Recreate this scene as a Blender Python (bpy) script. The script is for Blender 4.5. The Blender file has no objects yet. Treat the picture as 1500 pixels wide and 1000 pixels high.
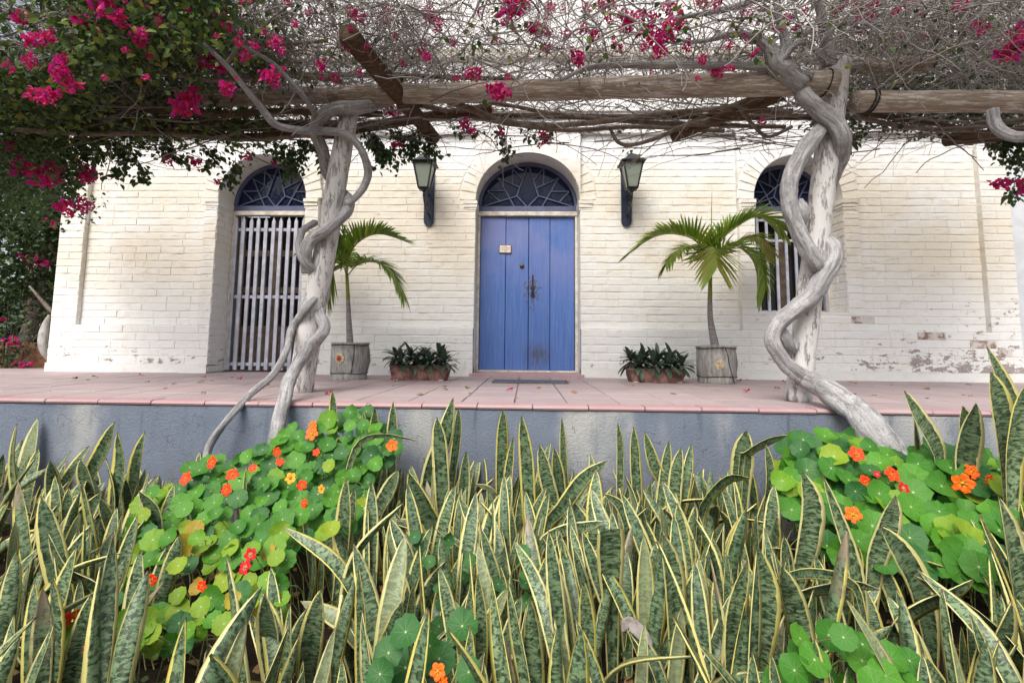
import bpy, math, random
import numpy as np
from mathutils import Vector, Matrix, noise
random.seed(11); rng = np.random.default_rng(11)
sc = bpy.context.scene
COL = sc.collection

# ------------------------------------------------------------------ camera, sky, sun, exposure
F_PX = 700.0; CX = 750.0; CY = 441.3; YAW = 0.02935; PITCH = 0.09259; ROLL = 0.00998
CAM = Vector((0, 0, 0.4463))
_F = Vector((-math.sin(YAW)*math.cos(PITCH), math.cos(YAW)*math.cos(PITCH), math.sin(PITCH)))
_R0 = Vector((math.cos(YAW), math.sin(YAW), 0)); _U0 = _R0.cross(_F)
_R = math.cos(ROLL)*_R0 + math.sin(ROLL)*_U0; _U = -math.sin(ROLL)*_R0 + math.cos(ROLL)*_U0
cd = bpy.data.cameras.new('camera'); cam = bpy.data.objects.new('camera', cd); COL.objects.link(cam)
cd.sensor_width = 36; cd.lens = 36*F_PX/1500; cd.shift_y = -(500-CY)/1500; cd.clip_end = 2000; cd.clip_start = 0.05
mw = Matrix((_R, _U, -_F)).transposed().to_4x4(); mw.translation = CAM; cam.matrix_world = mw
sc.camera = cam
SUN_EL, SUN_AZ = math.radians(50), math.radians(203)     # azimuth from +Y clockwise: behind the camera, a little left
w = bpy.data.worlds.new('World'); sc.world = w; w.use_nodes = True
wn = w.node_tree; bg = wn.nodes['Background']
sky = wn.nodes.new('ShaderNodeTexSky'); sky.sky_type = 'NISHITA'; sky.sun_disc = False
sky.sun_elevation = SUN_EL; sky.sun_rotation = SUN_AZ; sky.air_density = 1.0; sky.dust_density = 3.5; sky.ozone_density = 1.0
hs = wn.nodes.new('ShaderNodeHueSaturation'); hs.inputs['Saturation'].default_value = 0.42
wn.links.new(sky.outputs[0], hs.inputs['Color']); wn.links.new(hs.outputs[0], bg.inputs[0]); bg.inputs[1].default_value = 0.13
sd = bpy.data.lights.new('sun', 'SUN'); so = bpy.data.objects.new('sun', sd); COL.objects.link(so)
sd.energy = 2.1; sd.angle = math.radians(38); sd.color = (1, .95, .88)
sdir = Vector((math.sin(SUN_AZ)*math.cos(SUN_EL), math.cos(SUN_AZ)*math.cos(SUN_EL), math.sin(SUN_EL)))
so.rotation_euler = sdir.to_track_quat('Z', 'Y').to_euler()
sc.view_settings.view_transform = 'Standard'; sc.view_settings.look = 'None'
sc.view_settings.gamma = 1; sc.view_settings.use_curve_mapping = False
sc.view_settings.exposure = 0.68

def ray(px, py): return (_F*F_PX + _R*(px-CX) - _U*(py-CY)).normalized()
def P(px, py, Y):                     # measured picture point -> place on the plane y = Y
    d = ray(px, py); return CAM + d*((Y-CAM.y)/d.y)
def G(px, py, z=0.0):                 # measured picture point -> place on the plane z = z
    d = ray(px, py); return CAM + d*((z-CAM.z)/d.z)

# ------------------------------------------------------------------ helpers
class MB:
    """collects vertices and faces (with one uv per vertex) and links them as ONE mesh object"""
    def __init__(s): s.v = []; s.f = []; s.uv = []; s.n = 0; s.m = []
    def add(s, verts, faces, uv=None, mi=0):
        verts = [tuple(x) for x in verts]
        s.v += verts; s.f += [tuple(i+s.n for i in f) for f in faces]
        s.uv += [tuple(x) for x in uv] if uv is not None else [(0.5, 0.5)]*len(verts)
        s.m += [mi]*len(faces); s.n += len(verts)
    def box(s, a, b, jit=0.0, mi=0):
        x0, y0, z0 = a; x1, y1, z1 = b
        j = lambda: random.uniform(-jit, jit) if jit else 0
        v = [(x+j(), y+j(), z+j()) for z in (z0, z1) for y in (y0, y1) for x in (x0, x1)]
        s.add(v, [(0, 2, 3, 1), (4, 5, 7, 6), (0, 1, 5, 4), (1, 3, 7, 5), (3, 2, 6, 7), (2, 0, 4, 6)], mi=mi)
    def bevbox(s, a, b, r=.004, mi=0):
        """box whose long edges are chamfered"""
        x0, y0, z0 = a; x1, y1, z1 = b
        pts = []
        for (X, Y, Z) in ((x0, y0, z0), (x1, y0, z0), (x1, y1, z0), (x0, y1, z0), (x0, y0, z1), (x1, y0, z1), (x1, y1, z1), (x0, y1, z1)):
            sx = r if X == x0 else -r; sy = r if Y == y0 else -r; sz = r if Z == z0 else -r
            pts += [(X, Y+sy, Z+sz), (X+sx, Y, Z+sz), (X+sx, Y+sy, Z)]
        f = [(2, 11, 8, 5), (14, 17, 20, 23), (1, 4, 16, 13), (3, 6, 18, 15), (7, 10, 22, 19), (9, 0, 12, 21),
             (1, 2, 5, 4), (3, 5, 8, 6), (7, 8, 11, 10), (9, 11, 2, 0), (13, 16, 17, 14), (15, 18, 20, 17), (19, 22, 23, 20), (21, 12, 14, 23),
             (1, 13, 12, 0), (4, 3, 15, 16), (6, 7, 19, 18), (10, 9, 21, 22)]
        f += [(0, 2, 1), (3, 4, 5), (6, 8, 7), (9, 10, 11), (12, 13, 14), (15, 17, 16), (18, 19, 20), (21, 23, 22)]
        s.add(pts, f, mi=mi)
    def tube(s, pts, rad, n=6, uv=None, cap=True, rough=0.0, mi=0):
        pts = [Vector(p) for p in pts]; k = len(pts)
        if not hasattr(rad, '__len__'): rad = [rad]*k
        V = []; U = []; a = None; L = 0
        for i in range(k):
            t = (pts[min(i+1, k-1)]-pts[max(i-1, 0)])
            if t.length < 1e-9: t = Vector((0, 0, 1))
            t.normalize()
            if a is None:
                a = t.cross(Vector((0, 0, 1)));
                if a.length < .1: a = t.cross(Vector((1, 0, 0)))
            a = (a - t*a.dot(t)); a.normalize(); b = t.cross(a)
            if i: L += (pts[i]-pts[i-1]).length
            for q in range(n):
                th = 2*math.pi*q/n; r = rad[i]
                if rough > .1: r *= 1+.055*math.sin(3*th+L*3.1)+.035*math.sin(7*th+L*5.3)+.02*math.sin(12*th-L*7)
                if rough:
                    r *= 1+rough*noise.noise(Vector((pts[i].x*6+math.cos(th)*1.3, pts[i].y*6+math.sin(th)*1.3, pts[i].z*6)))
                V.append(pts[i]+(a*math.cos(th)+b*math.sin(th))*r); U.append(uv if uv else (q/n, L))
        Fc = [(i*n+q, i*n+(q+1) % n, (i+1)*n+(q+1) % n, (i+1)*n+q) for i in range(k-1) for q in range(n)]
        if cap: Fc += [tuple(range(n))[::-1], tuple((k-1)*n+q for q in range(n))]
        s.add(V, Fc, U, mi)
    def prism(s, poly, y0, y1, mi=0):
        """polygon in x,z between y0 and y1"""
        k = len(poly)
        v = [(x, y0, z) for x, z in poly]+[(x, y1, z) for x, z in poly]
        s.add(v, [tuple(range(k)), tuple(range(2*k-1, k-1, -1))]+[(i, i+k, (i+1) % k+k, (i+1) % k) for i in range(k)], mi=mi)
    def mesh(s, name, mats, smooth=False):
        me = bpy.data.meshes.new(name); me.from_pydata(s.v, [], s.f)
        uvl = me.uv_layers.new(name='UVMap')
        li = np.empty(len(me.loops), np.int32); me.loops.foreach_get('vertex_index', li)
        uvl.data.foreach_set('uv', np.asarray(s.uv, np.float32)[li].ravel())
        for m in (mats if isinstance(mats, (list, tuple)) else [mats]): me.materials.append(m)
        if any(s.m): me.polygons.foreach_set('material_index', np.asarray(s.m, np.int32))
        if smooth: me.polygons.foreach_set('use_smooth', np.ones(len(me.polygons), bool))
        me.update(); return me
    def build(s, name, mats, parent=None, smooth=False):
        return link(name, s.mesh(name, mats, smooth), parent)
def link(name, me, parent=None):
    o = bpy.data.objects.new(name, me); COL.objects.link(o)
    if parent is not None: o.parent = parent
    return o
def tag(o, label=None, cat=None, group=None, kind=None):
    for k, v in (('label', label), ('category', cat), ('group', group), ('kind', kind)):
        if v: o[k] = v
    return o
def empty(name, loc=(0, 0, 0), label=None, cat=None, group=None):
    o = bpy.data.objects.new(name, None); COL.objects.link(o); o.location = loc; o.empty_display_size = .1
    return tag(o, label, cat, group)
def off(mb, d):                       # shift a builder's vertices by -d, so that they are local to an Empty at d
    mb.v = [(x-d[0], y-d[1], z-d[2]) for x, y, z in mb.v]; return mb
def np_mesh(name, V, Fq, uv, mat, parent=None, smooth=False):
    """fast mesh of equal-sized faces from arrays; uv per vertex"""
    k = Fq.shape[1]; me = bpy.data.meshes.new(name)
    me.vertices.add(len(V)); me.vertices.foreach_set('co', np.asarray(V, np.float32).ravel())
    me.loops.add(Fq.size); me.loops.foreach_set('vertex_index', Fq.astype(np.int32).ravel())
    me.polygons.add(len(Fq)); me.polygons.foreach_set('loop_start', np.arange(0, Fq.size, k, dtype=np.int32))
    me.polygons.foreach_set('loop_total', np.full(len(Fq), k, np.int32))
    u = me.uv_layers.new(name='UVMap'); u.data.foreach_set('uv', np.asarray(uv, np.float32)[Fq.ravel()].ravel())
    if smooth: me.polygons.foreach_set('use_smooth', np.ones(len(Fq), bool))
    me.materials.append(mat); me.update(calc_edges=True); me.validate()
    return link(name, me, parent)
def spline(pts, n):
    """Catmull-Rom through pts (any dimension)"""
    p = np.asarray([tuple(q) for q in pts], float); p = np.vstack([2*p[0]-p[1], p, 2*p[-1]-p[-2]]); out = []
    segs = len(p)-3
    for i in range(n):
        t = i/(n-1)*segs; k = min(int(t), segs-1); t -= k
        a, b, c, d = p[k:k+4]
        out.append(.5*((2*b)+(c-a)*t+(2*a-5*b+4*c-d)*t*t+(3*b-a-3*c+d)*t**3))
    return np.array(out)

# ------------------------------------------------------------------ material helpers
class NT:
    def __init__(s, name, rough=.8, spec=.3):
        s.mat = bpy.data.materials.new(name); s.mat.use_nodes = True; s.nt = s.mat.node_tree
        s.b = s.nt.nodes['Principled BSDF']; s.b.inputs['Roughness'].default_value = rough
        s.b.inputs['Specular IOR Level'].default_value = spec
    def n(s, t, **kw):
        nd = s.nt.nodes.new('ShaderNode'+t)
        for k, v in kw.items():
            if k.startswith('_'): setattr(nd, k[1:], v)
            else: s.set(nd, k.replace('__', ' '), v)
        return nd
    def set(s, nd, k, v):
        i = nd.inputs[int(k[1:])] if k[0] == 'i' and k[1:].isdigit() else nd.inputs[k]
        if isinstance(v, bpy.types.NodeSocket): s.nt.links.new(v, i)
        else:
            if hasattr(i.default_value, '__len__') and len(i.default_value) == 4 and len(v) == 3: v = (*v, 1)
            i.default_value = v
    def pos(s): return s.n('NewGeometry').outputs['Position']
    def obj(s): return s.n('TexCoord').outputs['Object']
    def uv(s): return s.n('TexCoord').outputs['UV']
    def rnd(s): return s.n('ObjectInfo').outputs['Random']
    def scale(s, v, sx, sy, sz, loc=None):
        m = s.n('Mapping', Vector=v, Scale=(sx, sy, sz))
        if loc is not None: s.set(m, 'Location', loc)
        return m.outputs[0]
    def noise(s, v, sc=5., det=4., rough=.55, dist=0.):
        return s.n('TexNoise', Vector=v, Scale=sc, Detail=det, Roughness=rough, Distortion=dist).outputs['Fac']
    def math(s, op, a, b=0., c=0., clamp=False):
        m = s.n('Math', _operation=op, i0=a, i1=b, _use_clamp=clamp)
        if op in ('MULTIPLY_ADD', 'WRAP', 'COMPARE', 'SMOOTH_MIN'): s.set(m, 'i2', c)
        return m.outputs[0]
    def ss(s, x, lo, hi, a=0., b=1.):
        return s.n('MapRange', _interpolation_type='SMOOTHSTEP', Value=x, i1=lo, i2=hi, i3=a, i4=b).outputs[0]
    def mix(s, f, a, b):
        m = s.n('Mix', _data_type='RGBA'); s.set(m, 'i0', f); s.set(m, 'i6', a); s.set(m, 'i7', b); return m.outputs[2]
    def xyz(s, v):
        x = s.n('SeparateXYZ', Vector=v); return x.outputs[0], x.outputs[1], x.outputs[2]
    def col(s, c): s.set(s.b, 'Base Color', c); return s
    def bump(s, h, st=.3, d=.01):
        o = s.n('Bump', Strength=st, Distance=d, Height=h).outputs[0]; s.set(s.b, 'Normal', o); return s

def flatmat(name, c, rough=.7, spec=.3, var=.15, sc=8., bump=.2, metal=0, sx=(1, 1, 1)):
    m = NT(name, rough, spec); p = m.scale(m.pos(), *sx); n = m.noise(p, sc, 5, .65)
    lo = tuple(x*(1-var*1.6) for x in c); hi = tuple(min(1, x*(1+var)) for x in c)
    m.col(m.mix(m.ss(n, .3, .7), lo, hi)).bump(m.noise(p, sc*5, 4, .6), bump, .004); m.b.inputs['Metallic'].default_value = metal
    return m.mat

def painted_brick(name, dirt=0., whitefloor=0.):
    m = NT(name, .82, .25); p = m.pos(); x, y, z = m.xyz(p)
    big = m.noise(m.scale(p, 1, 1, 1.5), .75, 3); mid = m.noise(p, 3.2, 4, .6)
    hz = m.math('MULTIPLY', m.ss(z, .7, 1.9), m.ss(z, 4.2, 2.9))           # yellowed limewash on the middle of the wall
    f = m.math('MULTIPLY', hz, m.ss(m.math('ADD', big, m.math('MULTIPLY', mid, .45)), .45, .92), clamp=True)
    c = m.mix(f, (.775, .775, .755), (.715, .665, .565))
    c = m.mix(m.math('MULTIPLY', m.ss(m.noise(p, 7.5, 5, .65), .5, .75), .38), c, (.70, .60, .45))
    c = m.mix(m.math('MULTIPLY', m.ss(z, 2.9, 3.5), .8), c, (.80, .80, .80))                # whiter light coming through the canopy, painted into the top of the wall
    st = m.noise(m.scale(p, 3, 3, 14), 1.2, 6, .7)                         # rusty streaks lying along the courses
    c = m.mix(m.math('MULTIPLY', m.ss(st, .56, .76), .72), c, (.46, .35, .22))
    # paint peeled off the lower courses, most at the right end
    low = m.math('MULTIPLY', m.ss(z, .62, .12), m.ss(z, .08, .16)); right = m.math('MULTIPLY', m.ss(x, 3.8, 6.6), m.ss(z, 1.95, .30))
    reg = m.math('ADD', m.math('MULTIPLY', low, .125), m.math('MULTIPLY', right, .118))
    pn = m.noise(m.scale(p, 1, 1, 1.9), 6.5, 7, .68)
    pk = m.ss(m.math('ADD', pn, reg), .695, .715)
    brk = m.mix(m.noise(p, 26, 4), (.17, .13, .12), (.36, .30, .275))
    if not whitefloor: c = m.mix(m.math('MULTIPLY', pk, .85), c, brk)
    if dirt: c = m.mix(m.math('MULTIPLY', m.ss(m.noise(m.scale(p, 2, 2, 5), 1.6, 5, .7), .32, .68), dirt), c, (.40, .31, .21))
    m.col(c)
    h = m.math('ADD', m.math('MULTIPLY', m.noise(p, 13, 4, .6), 1.), m.math('MULTIPLY', m.noise(p, 70, 3, .6), .3))
    h = m.math('SUBTRACT', h, m.math('MULTIPLY', pk, .35))
    m.bump(h, .55, .012); return m.mat
MAT = {}
MAT['brick'] = painted_brick('limewashed brick')
MAT['joint'] = painted_brick('limewashed joint', dirt=.3)
MAT['render'] = painted_brick('limewashed render', dirt=.12, whitefloor=1)
def exposed():
    m = NT('bare brick', .9, .2); p = m.pos(); n = m.noise(p, 9, 6, .7); r = m.rnd()
    c = m.mix(r, (.22, .125, .09), (.29, .23, .205))
    c = m.mix(m.math('MULTIPLY', m.ss(n, .40, .56), .9), c, (.66, .63, .58)); m.col(c).bump(m.noise(p, 45, 5), .6, .008); return m.mat
MAT['bare'] = exposed()

def door_paint():
    m = NT('blue door paint', .48, .4); p = m.pos(); x, y, z = m.xyz(p); r = m.rnd()
    g = m.noise(m.scale(p, 30, 30, 1.1), 1.6, 5, .65); big = m.noise(p, 1.7, 3)
    c = m.mix(m.ss(g, .3, .75), (.05, .125, .38), (.095, .20, .47))
    c = m.mix(m.math('MULTIPLY', m.math('MULTIPLY', m.ss(big, .3, .65), m.ss(z, .9, 2.2)), .75), c, (.20, .22, .42))  # purplish reflection on the upper door, painted into the blue
    c = m.mix(m.math('MULTIPLY', r, .25), c, (.09, .13, .36))
    ch = m.noise(m.scale(p, 1.6, 1, 1), 16, 6, .75)
    near = m.math('ADD', m.math('MULTIPLY', m.ss(m.n('VectorMath', _operation='DISTANCE', i0=m.scale(p, 1, 0, .55), i1=(D_CX+.09, 0, .70)).outputs['Value'], .34, .02), .21), .0)
    low = m.math('MULTIPLY', m.ss(m.n('VectorMath', _operation='DISTANCE', i0=m.scale(p, 1, 0, 1), i1=(D_CX+.17, 0, .30)).outputs['Value'], .30, .0), 1.)
    c = m.mix(m.math('MULTIPLY', low, m.ss(m.noise(m.scale(p, 18, 1, 5), 1.5, 5), .25, .6)), c, (.065, .07, .11))
    c = m.mix(m.ss(m.math('ADD', ch, near), .70, .735), c, (.07, .07, .10))
    dust = m.noise(m.scale(p, 60, 1, 3), 1.5, 4); c = m.mix(m.math('MULTIPLY', m.ss(dust, .58, .75), .3), c, (.32, .34, .52))
    m.col(c).bump(m.math('ADD', m.noise(m.scale(p, 70, 1, 2.2), 1.5, 5), m.math('MULTIPLY', ch, .4)), .35, .004); return m.mat

def weathered(name, c, dark, white=0., grain=(22, 22, 1.4), wl=(.50, .62), rough=.85, axis=None):
    m = NT(name, rough, .2); p = m.obj() if axis == 'obj' else m.pos()
    g = m.noise(m.scale(p, *grain), 1.5, 6, .7); n2 = m.noise(p, 5, 5, .6)
    col = m.mix(m.ss(g, .3, .7), dark, c); col = m.mix(m.math('MULTIPLY', m.ss(n2, .5, .75), .4), col, tuple(x*.55 for x in c))
    if white:
        wn_ = m.noise(m.scale(p, *(max(1, q*.35) for q in grain)), 4.5, 6, .72)
        col = m.mix(m.math('MULTIPLY', m.ss(wn_, *wl), white), col, (.66, .64, .62))
    m.col(col).bump(m.math('ADD', g, m.math('MULTIPLY', m.noise(p, 60, 4), .4)), .6, .012); return m.mat
MAT['post'] = weathered('whitewashed post wood', (.36, .345, .335), (.16, .145, .14), .75, (14, 14, 3.5), (.42, .50))
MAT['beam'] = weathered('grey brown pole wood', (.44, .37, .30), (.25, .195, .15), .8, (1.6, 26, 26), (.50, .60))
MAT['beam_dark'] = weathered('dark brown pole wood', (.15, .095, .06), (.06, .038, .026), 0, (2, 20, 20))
MAT['saw'] = weathered('fresh sawn wood', (.48, .36, .20), (.30, .2, .1), 0)
def barkm():
    m = NT('pale vine bark', .85, .2); p = m.pos(); uv = m.scale(m.uv(), 7, 2.2, 1)
    g = m.noise(uv, 2.4, 6, .75, .8); n2 = m.noise(p, 9, 6, .7); pits = m.noise(p, 60, 3, .6)
    c = m.mix(m.ss(g, .3, .7), (.20, .195, .198), (.50, .49, .49)); c = m.mix(m.math('MULTIPLY', m.ss(n2, .5, .68), .65), c, (.60, .58, .58))
    c = m.mix(m.math('MULTIPLY', m.ss(pits, .56, .70), .6), c, (.15, .135, .13)); m.col(c)
    m.bump(m.math('ADD', g, m.math('MULTIPLY', pits, .35)), .9, .02); return m.mat
MAT['vine'] = barkm()
MAT['vine_dark'] = weathered('brown vine bark', (.25, .205, .165), (.11, .085, .07), .15, (8, 8, 8))
def twigm():
    m = NT('dry twig bark', .85, .2); u, v, _ = m.xyz(m.uv()); c = m.mix(u, (.15, .13, .12), (.45, .42, .40)); m.col(c); return m.mat
MAT['twig'] = twigm()
def leafm(name, stops, rough=.5, trans=.25, useobj=False):
    m = NT(name, rough, .4); u = m.rnd() if useobj else m.xyz(m.uv())[0]
    r = m.n('ValToRGB', Fac=u); cr = r.color_ramp
    while len(cr.elements) < len(stops): cr.elements.new(.5)
    for e, (q, c) in zip(cr.elements, stops): e.position = q; e.color = (*c, 1)
    c = r.outputs[0]; m.col(m.mix(m.math('MULTIPLY', m.noise(m.pos(), 40, 3), .35), c, (.03, .05, .02)))
    tr = m.n('BsdfTranslucent', Color=c); mx = m.n('MixShader', i0=trans, i1=m.b.outputs[0], i2=tr.outputs[0])
    m.nt.links.new(mx.outputs[0], m.nt.nodes['Material Output'].inputs[0]); return m.mat
MAT['bleaf'] = leafm('bougainvillea leaf', [(0, (.028, .055, .016)), (.5, (.06, .12, .028)), (.8, (.13, .21, .045)), (.95, (.24, .29, .06)), (1, (.40, .26, .05))], trans=.3)
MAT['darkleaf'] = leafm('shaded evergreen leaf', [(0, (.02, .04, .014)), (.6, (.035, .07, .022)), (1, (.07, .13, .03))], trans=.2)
MAT['bract'] = leafm('bougainvillea bract', [(0, (.56, .007, .06)), (.4, (.66, .012, .17)), (.8, (.68, .018, .32)), (1, (.44, .012, .25))], .6, .42)
MAT['palm'] = leafm('palm leaflet', [(0, (.13, .28, .028)), (.6, (.27, .42, .04)), (.9, (.44, .50, .06)), (1, (.36, .30, .07))], .4, .3)
MAT['palm_stalk'] = flatmat('palm stalk green', (.24, .27, .05), .5, .4, .2, 20)
MAT['palm_trunk'] = weathered('palm trunk grey', (.33, .30, .29), (.20, .18, .175), .2, (3, 3, 30))
MAT['oyster'] = leafm('oyster plant leaf', [(0, (.05, .085, .055)), (.5, (.075, .12, .075)), (.7, (.06, .065, .045)), (1, (.085, .04, .05))], .45, .1)
MAT['dry'] = leafm('dry fallen leaf', [(0, (.22, .12, .05)), (.6, (.36, .22, .09)), (1, (.16, .20, .05))], .8, .1, True)

def snakem(old=False, pale=False):
    m = NT('variegated sword leaf', .42, .45); u, v, _ = m.xyz(m.uv()); r = m.rnd(); p = m.obj()
    e = m.math('MULTIPLY', m.math('ABSOLUTE', m.math('SUBTRACT', u, .5)), 2.)
    cmb = m.n('CombineXYZ', X=m.math('MULTIPLY', u, 1.7), Y=m.math('ADD', m.math('MULTIPLY', v, 36.), m.math('MULTIPLY', r, 40.)), Z=m.math('MULTIPLY', r, 9.)).outputs[0]
    bands = m.noise(cmb, 1.7, 4, .66, .7)
    bf = m.ss(bands, .44, .55)
    light = m.mix(r, (.10, .17, .08), (.19, .27, .14)); dark = m.mix(r, (.010, .028, .013), (.022, .048, .020))
    c = m.mix(bf, light, dark)
    c = m.mix(m.math('MULTIPLY', m.ss(m.math('ABSOLUTE', m.math('SUBTRACT', e, .35)), .32, .0), .18), c, (.22, .28, .18))
    en = m.noise(m.n('CombineXYZ', X=m.math('MULTIPLY', u, 3.), Y=m.math('MULTIPLY', v, 9.), Z=m.math('MULTIPLY', r, 9.)).outputs[0], 2., 3)
    em = m.ss(m.math('ADD', e, m.math('MULTIPLY', m.math('SUBTRACT', en, .5), .26)), .73, .78)
    yel = m.mix(m.math('FRACT', m.math('MULTIPLY', r, 7.3)), (.60, .52, .12), (.68, .63, .30))
    c = m.mix(em, c, yel)
    brown = m.ss(m.math('ADD', v, m.math('MULTIPLY', en, .04)), .985, 1.0); c = m.mix(brown, c, (.20, .12, .06))
    dirt = m.noise(p, 14, 5, .7); c = m.mix(m.math('MULTIPLY', m.ss(dirt, .5, .8), .35), c, (.25, .22, .16))
    sc_ = m.noise(m.n('CombineXYZ', X=m.math('MULTIPLY', u, 3.), Y=m.math('ADD', m.math('MULTIPLY', v, 12.), m.math('MULTIPLY', r, 31.)), Z=m.math('MULTIPLY', r, 50.)).outputs[0], 1.5, 6, .8); c = m.mix(m.ss(sc_, .71, .74), c, (.24, .15, .08))
    if old: c = m.mix(m.ss(m.math('ADD', m.math('MULTIPLY', v, .9), m.math('MULTIPLY', dirt, .9)), 1.0, 1.3), c, (.24, .19, .13))
    if pale: c = m.mix(.35, c, (.36, .38, .20))
    m.col(c).bump(m.math('ADD', m.math('MULTIPLY', bands, .5), m.noise(m.n('CombineXYZ', X=m.math('MULTIPLY', u, 40.), Y=m.math('MULTIPLY', v, 3.), Z=0.).outputs[0], 1., 3)), .18, .004)
    return m.mat
MAT['snake'] = snakem(); MAT['snake_old'] = snakem(True); MAT['snake_pale'] = snakem(False, True)
def nastm(name, c0, c1):
    m = NT(name, .55, .35); u, v, _ = m.xyz(m.uv()); r = m.rnd()
    x = m.math('SUBTRACT', u, .5); y = m.math('SUBTRACT', v, .5)
    rad = m.math('MULTIPLY', m.math('SQRT', m.math('ADD', m.math('MULTIPLY', x, x), m.math('MULTIPLY', y, y))), 2.)
    ang = m.math('ARCTAN2', y, x)
    k = m.math('ABSOLUTE', m.math('SUBTRACT', m.math('FRACT', m.math('ADD', m.math('MULTIPLY', ang, 9/(2*math.pi)), .5)), .5))
    d = m.math('MULTIPLY', k, m.math('MULTIPLY', rad, .70))
    vein = m.math('MULTIPLY', m.ss(d, .020, .004), m.ss(rad, 1.0, .3)); dot = m.ss(rad, .09, .04)
    n = m.noise(m.obj(), 22, 4)
    c = m.mix(r, c0, c1); c = m.mix(m.math('MULTIPLY', m.ss(n, .4, .75), .4), c, tuple(q*.55 for q in c0))
    c = m.mix(m.math('MULTIPLY', vein, .36), c, (.32, .45, .16)); c = m.mix(dot, c, (.45, .55, .32)); m.col(c)
    m.bump(m.math('SUBTRACT', n, m.math('MULTIPLY', vein, .6)), .3, .004)
    tr = m.n('BsdfTranslucent', Color=c); mx = m.n('MixShader', i0=.22, i1=m.b.outputs[0], i2=tr.outputs[0])
    m.nt.links.new(mx.outputs[0], m.nt.nodes['Material Output'].inputs[0]); return m.mat
MAT['nast'] = nastm('nasturtium leaf', (.040, .175, .016), (.095, .29, .022))
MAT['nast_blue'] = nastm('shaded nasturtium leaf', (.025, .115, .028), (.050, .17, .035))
MAT['nast_lime'] = nastm('lime nasturtium leaf', (.12, .30, .015), (.27, .36, .02))
MAT['nast_yellow'] = nastm('yellowing nasturtium leaf', (.42, .32, .03), (.45, .28, .04))
MAT['stem'] = flatmat('pale green stem', (.26, .30, .10), .6, .3, .25, 15)
def petalm(name, a, b):
    m = NT(name, .55, .3); u, v, _ = m.xyz(m.uv()); m.col(m.mix(m.ss(v, .0, .45), b, a))
    m.bump(m.noise(m.scale(m.uv(), 14, 2, 1), 2, 3), .3, .003); return m.mat
MAT['petal_red'] = petalm('scarlet petal', (.85, .045, .006), (.65, .16, .01))
MAT['petal_orange'] = petalm('orange petal', (.88, .13, .006), (.75, .30, .02))
MAT['petal_crimson'] = petalm('crimson petal', (.50, .006, .015), (.60, .25, .12))
MAT['petal_gold'] = petalm('golden petal', (.85, .36, .02), (.6, .1, .01))
def soilm():
    m = NT('dark bed soil', .95, .1); p = m.pos(); n = m.noise(p, 12, 6, .7)
    m.col(m.mix(n, (.018, .014, .011), (.07, .05, .035))).bump(m.noise(p, 30, 6, .7), 1., .04); return m.mat
MAT['soil'] = soilm()
def stuccom():
    m = NT('blue grey stucco', .9, .2); p = m.pos(); x, y, z = m.xyz(p)
    n = m.noise(m.scale(p, 1, 1, .22), 1.55, 3, .5); n2 = m.noise(m.scale(p, 1, 1, .5), 6, 5, .6)
    top = m.ss(z, -.75, -.06, .25, 1.)
    c = m.mix(n2, (.125, .15, .195), (.19, .22, .275))
    pale = m.math('MULTIPLY', m.ss(m.math('ADD', n, m.math('MULTIPLY', n2, .18)), .58, .78), top)
    c = m.mix(m.math('MULTIPLY', pale, .75), c, (.46, .45, .41))
    c = m.mix(m.math('MULTIPLY', m.ss(m.noise(p, 55, 4, .7), .62, .72), .35), c, (.30, .33, .37))
    drip = m.noise(m.scale(p, 1, 1, .10), 9, 4, .6); c = m.mix(m.math('MULTIPLY', m.math('MULTIPLY', m.ss(drip, .55, .72), m.ss(z, -.55, -.04)), .55), c, (.05, .06, .075))
    c = m.mix(m.math('MULTIPLY', m.ss(m.math('ADD', m.noise(p, 7, 5, .7), m.math('MULTIPLY', z, .5)), .22, .02), .7), c, (.16, .13, .10))
    crack = m.n('TexVoronoi', Vector=m.n('VectorMath', _operation='ADD', i0=p, i1=m.n('TexNoise', Vector=p, Scale=3., Detail=4.).outputs['Color']).outputs[0], Scale=.9, _feature='DISTANCE_TO_EDGE').outputs['Distance']
    c = m.mix(m.math('MULTIPLY', m.ss(crack, .005, .001), .35), c, (.03, .035, .045))
    m.col(c).bump(m.math('ADD', m.noise(p, 60, 4, .65), m.math('MULTIPLY', m.noise(p, 130, 2), .5)), .8, .010); return m.mat
MAT['stucco'] = stuccom()
def tilem(name, a, b):
    m = NT(name, .62, .35); p = m.pos(); r = m.rnd(); n = m.noise(p, 2.6, 5, .65)
    c = m.mix(r, a, b); c = m.mix(m.math('MULTIPLY', m.ss(n, .42, .72), .6), c, (.40, .35, .35))
    c = m.mix(m.math('MULTIPLY', m.ss(m.noise(p, 17, 5, .7), .56, .74), .4), c, (.30, .17, .17))
    c = m.mix(m.math('MULTIPLY', m.ss(m.noise(p, 1.1, 3), .5, .72), .3), c, (.30, .21, .22))
    m.col(c).bump(m.noise(p, 40, 4), .25, .004); return m.mat
MAT['tile'] = tilem('pink clay tile', (.33, .26, .265), (.40, .31, .312))
MAT['edge_tile'] = tilem('pink edge tile', (.38, .23, .24), (.41, .26, .265))
MAT['grout'] = flatmat('tile grout', (.30, .235, .22), .9, .2)
MAT['lilac'] = flatmat('faded lilac paint', (.10, .11, .20), .55, .35, .12, 6, .2)
MAT['whitewood'] = flatmat('worn white paint', (.62, .58, .50), .7, .3, .18, 9, .4)
MAT['picket'] = flatmat('pale grey blue picket paint', (.44, .45, .53), .6, .3, .16, 7, .3)
MAT['iron'] = flatmat('black painted iron', (.012, .013, .016), .42, .5, .35, 25, .3)
MAT['rust'] = flatmat('rusted iron', (.05, .035, .03), .75, .3, .5, 40, .8)
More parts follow.
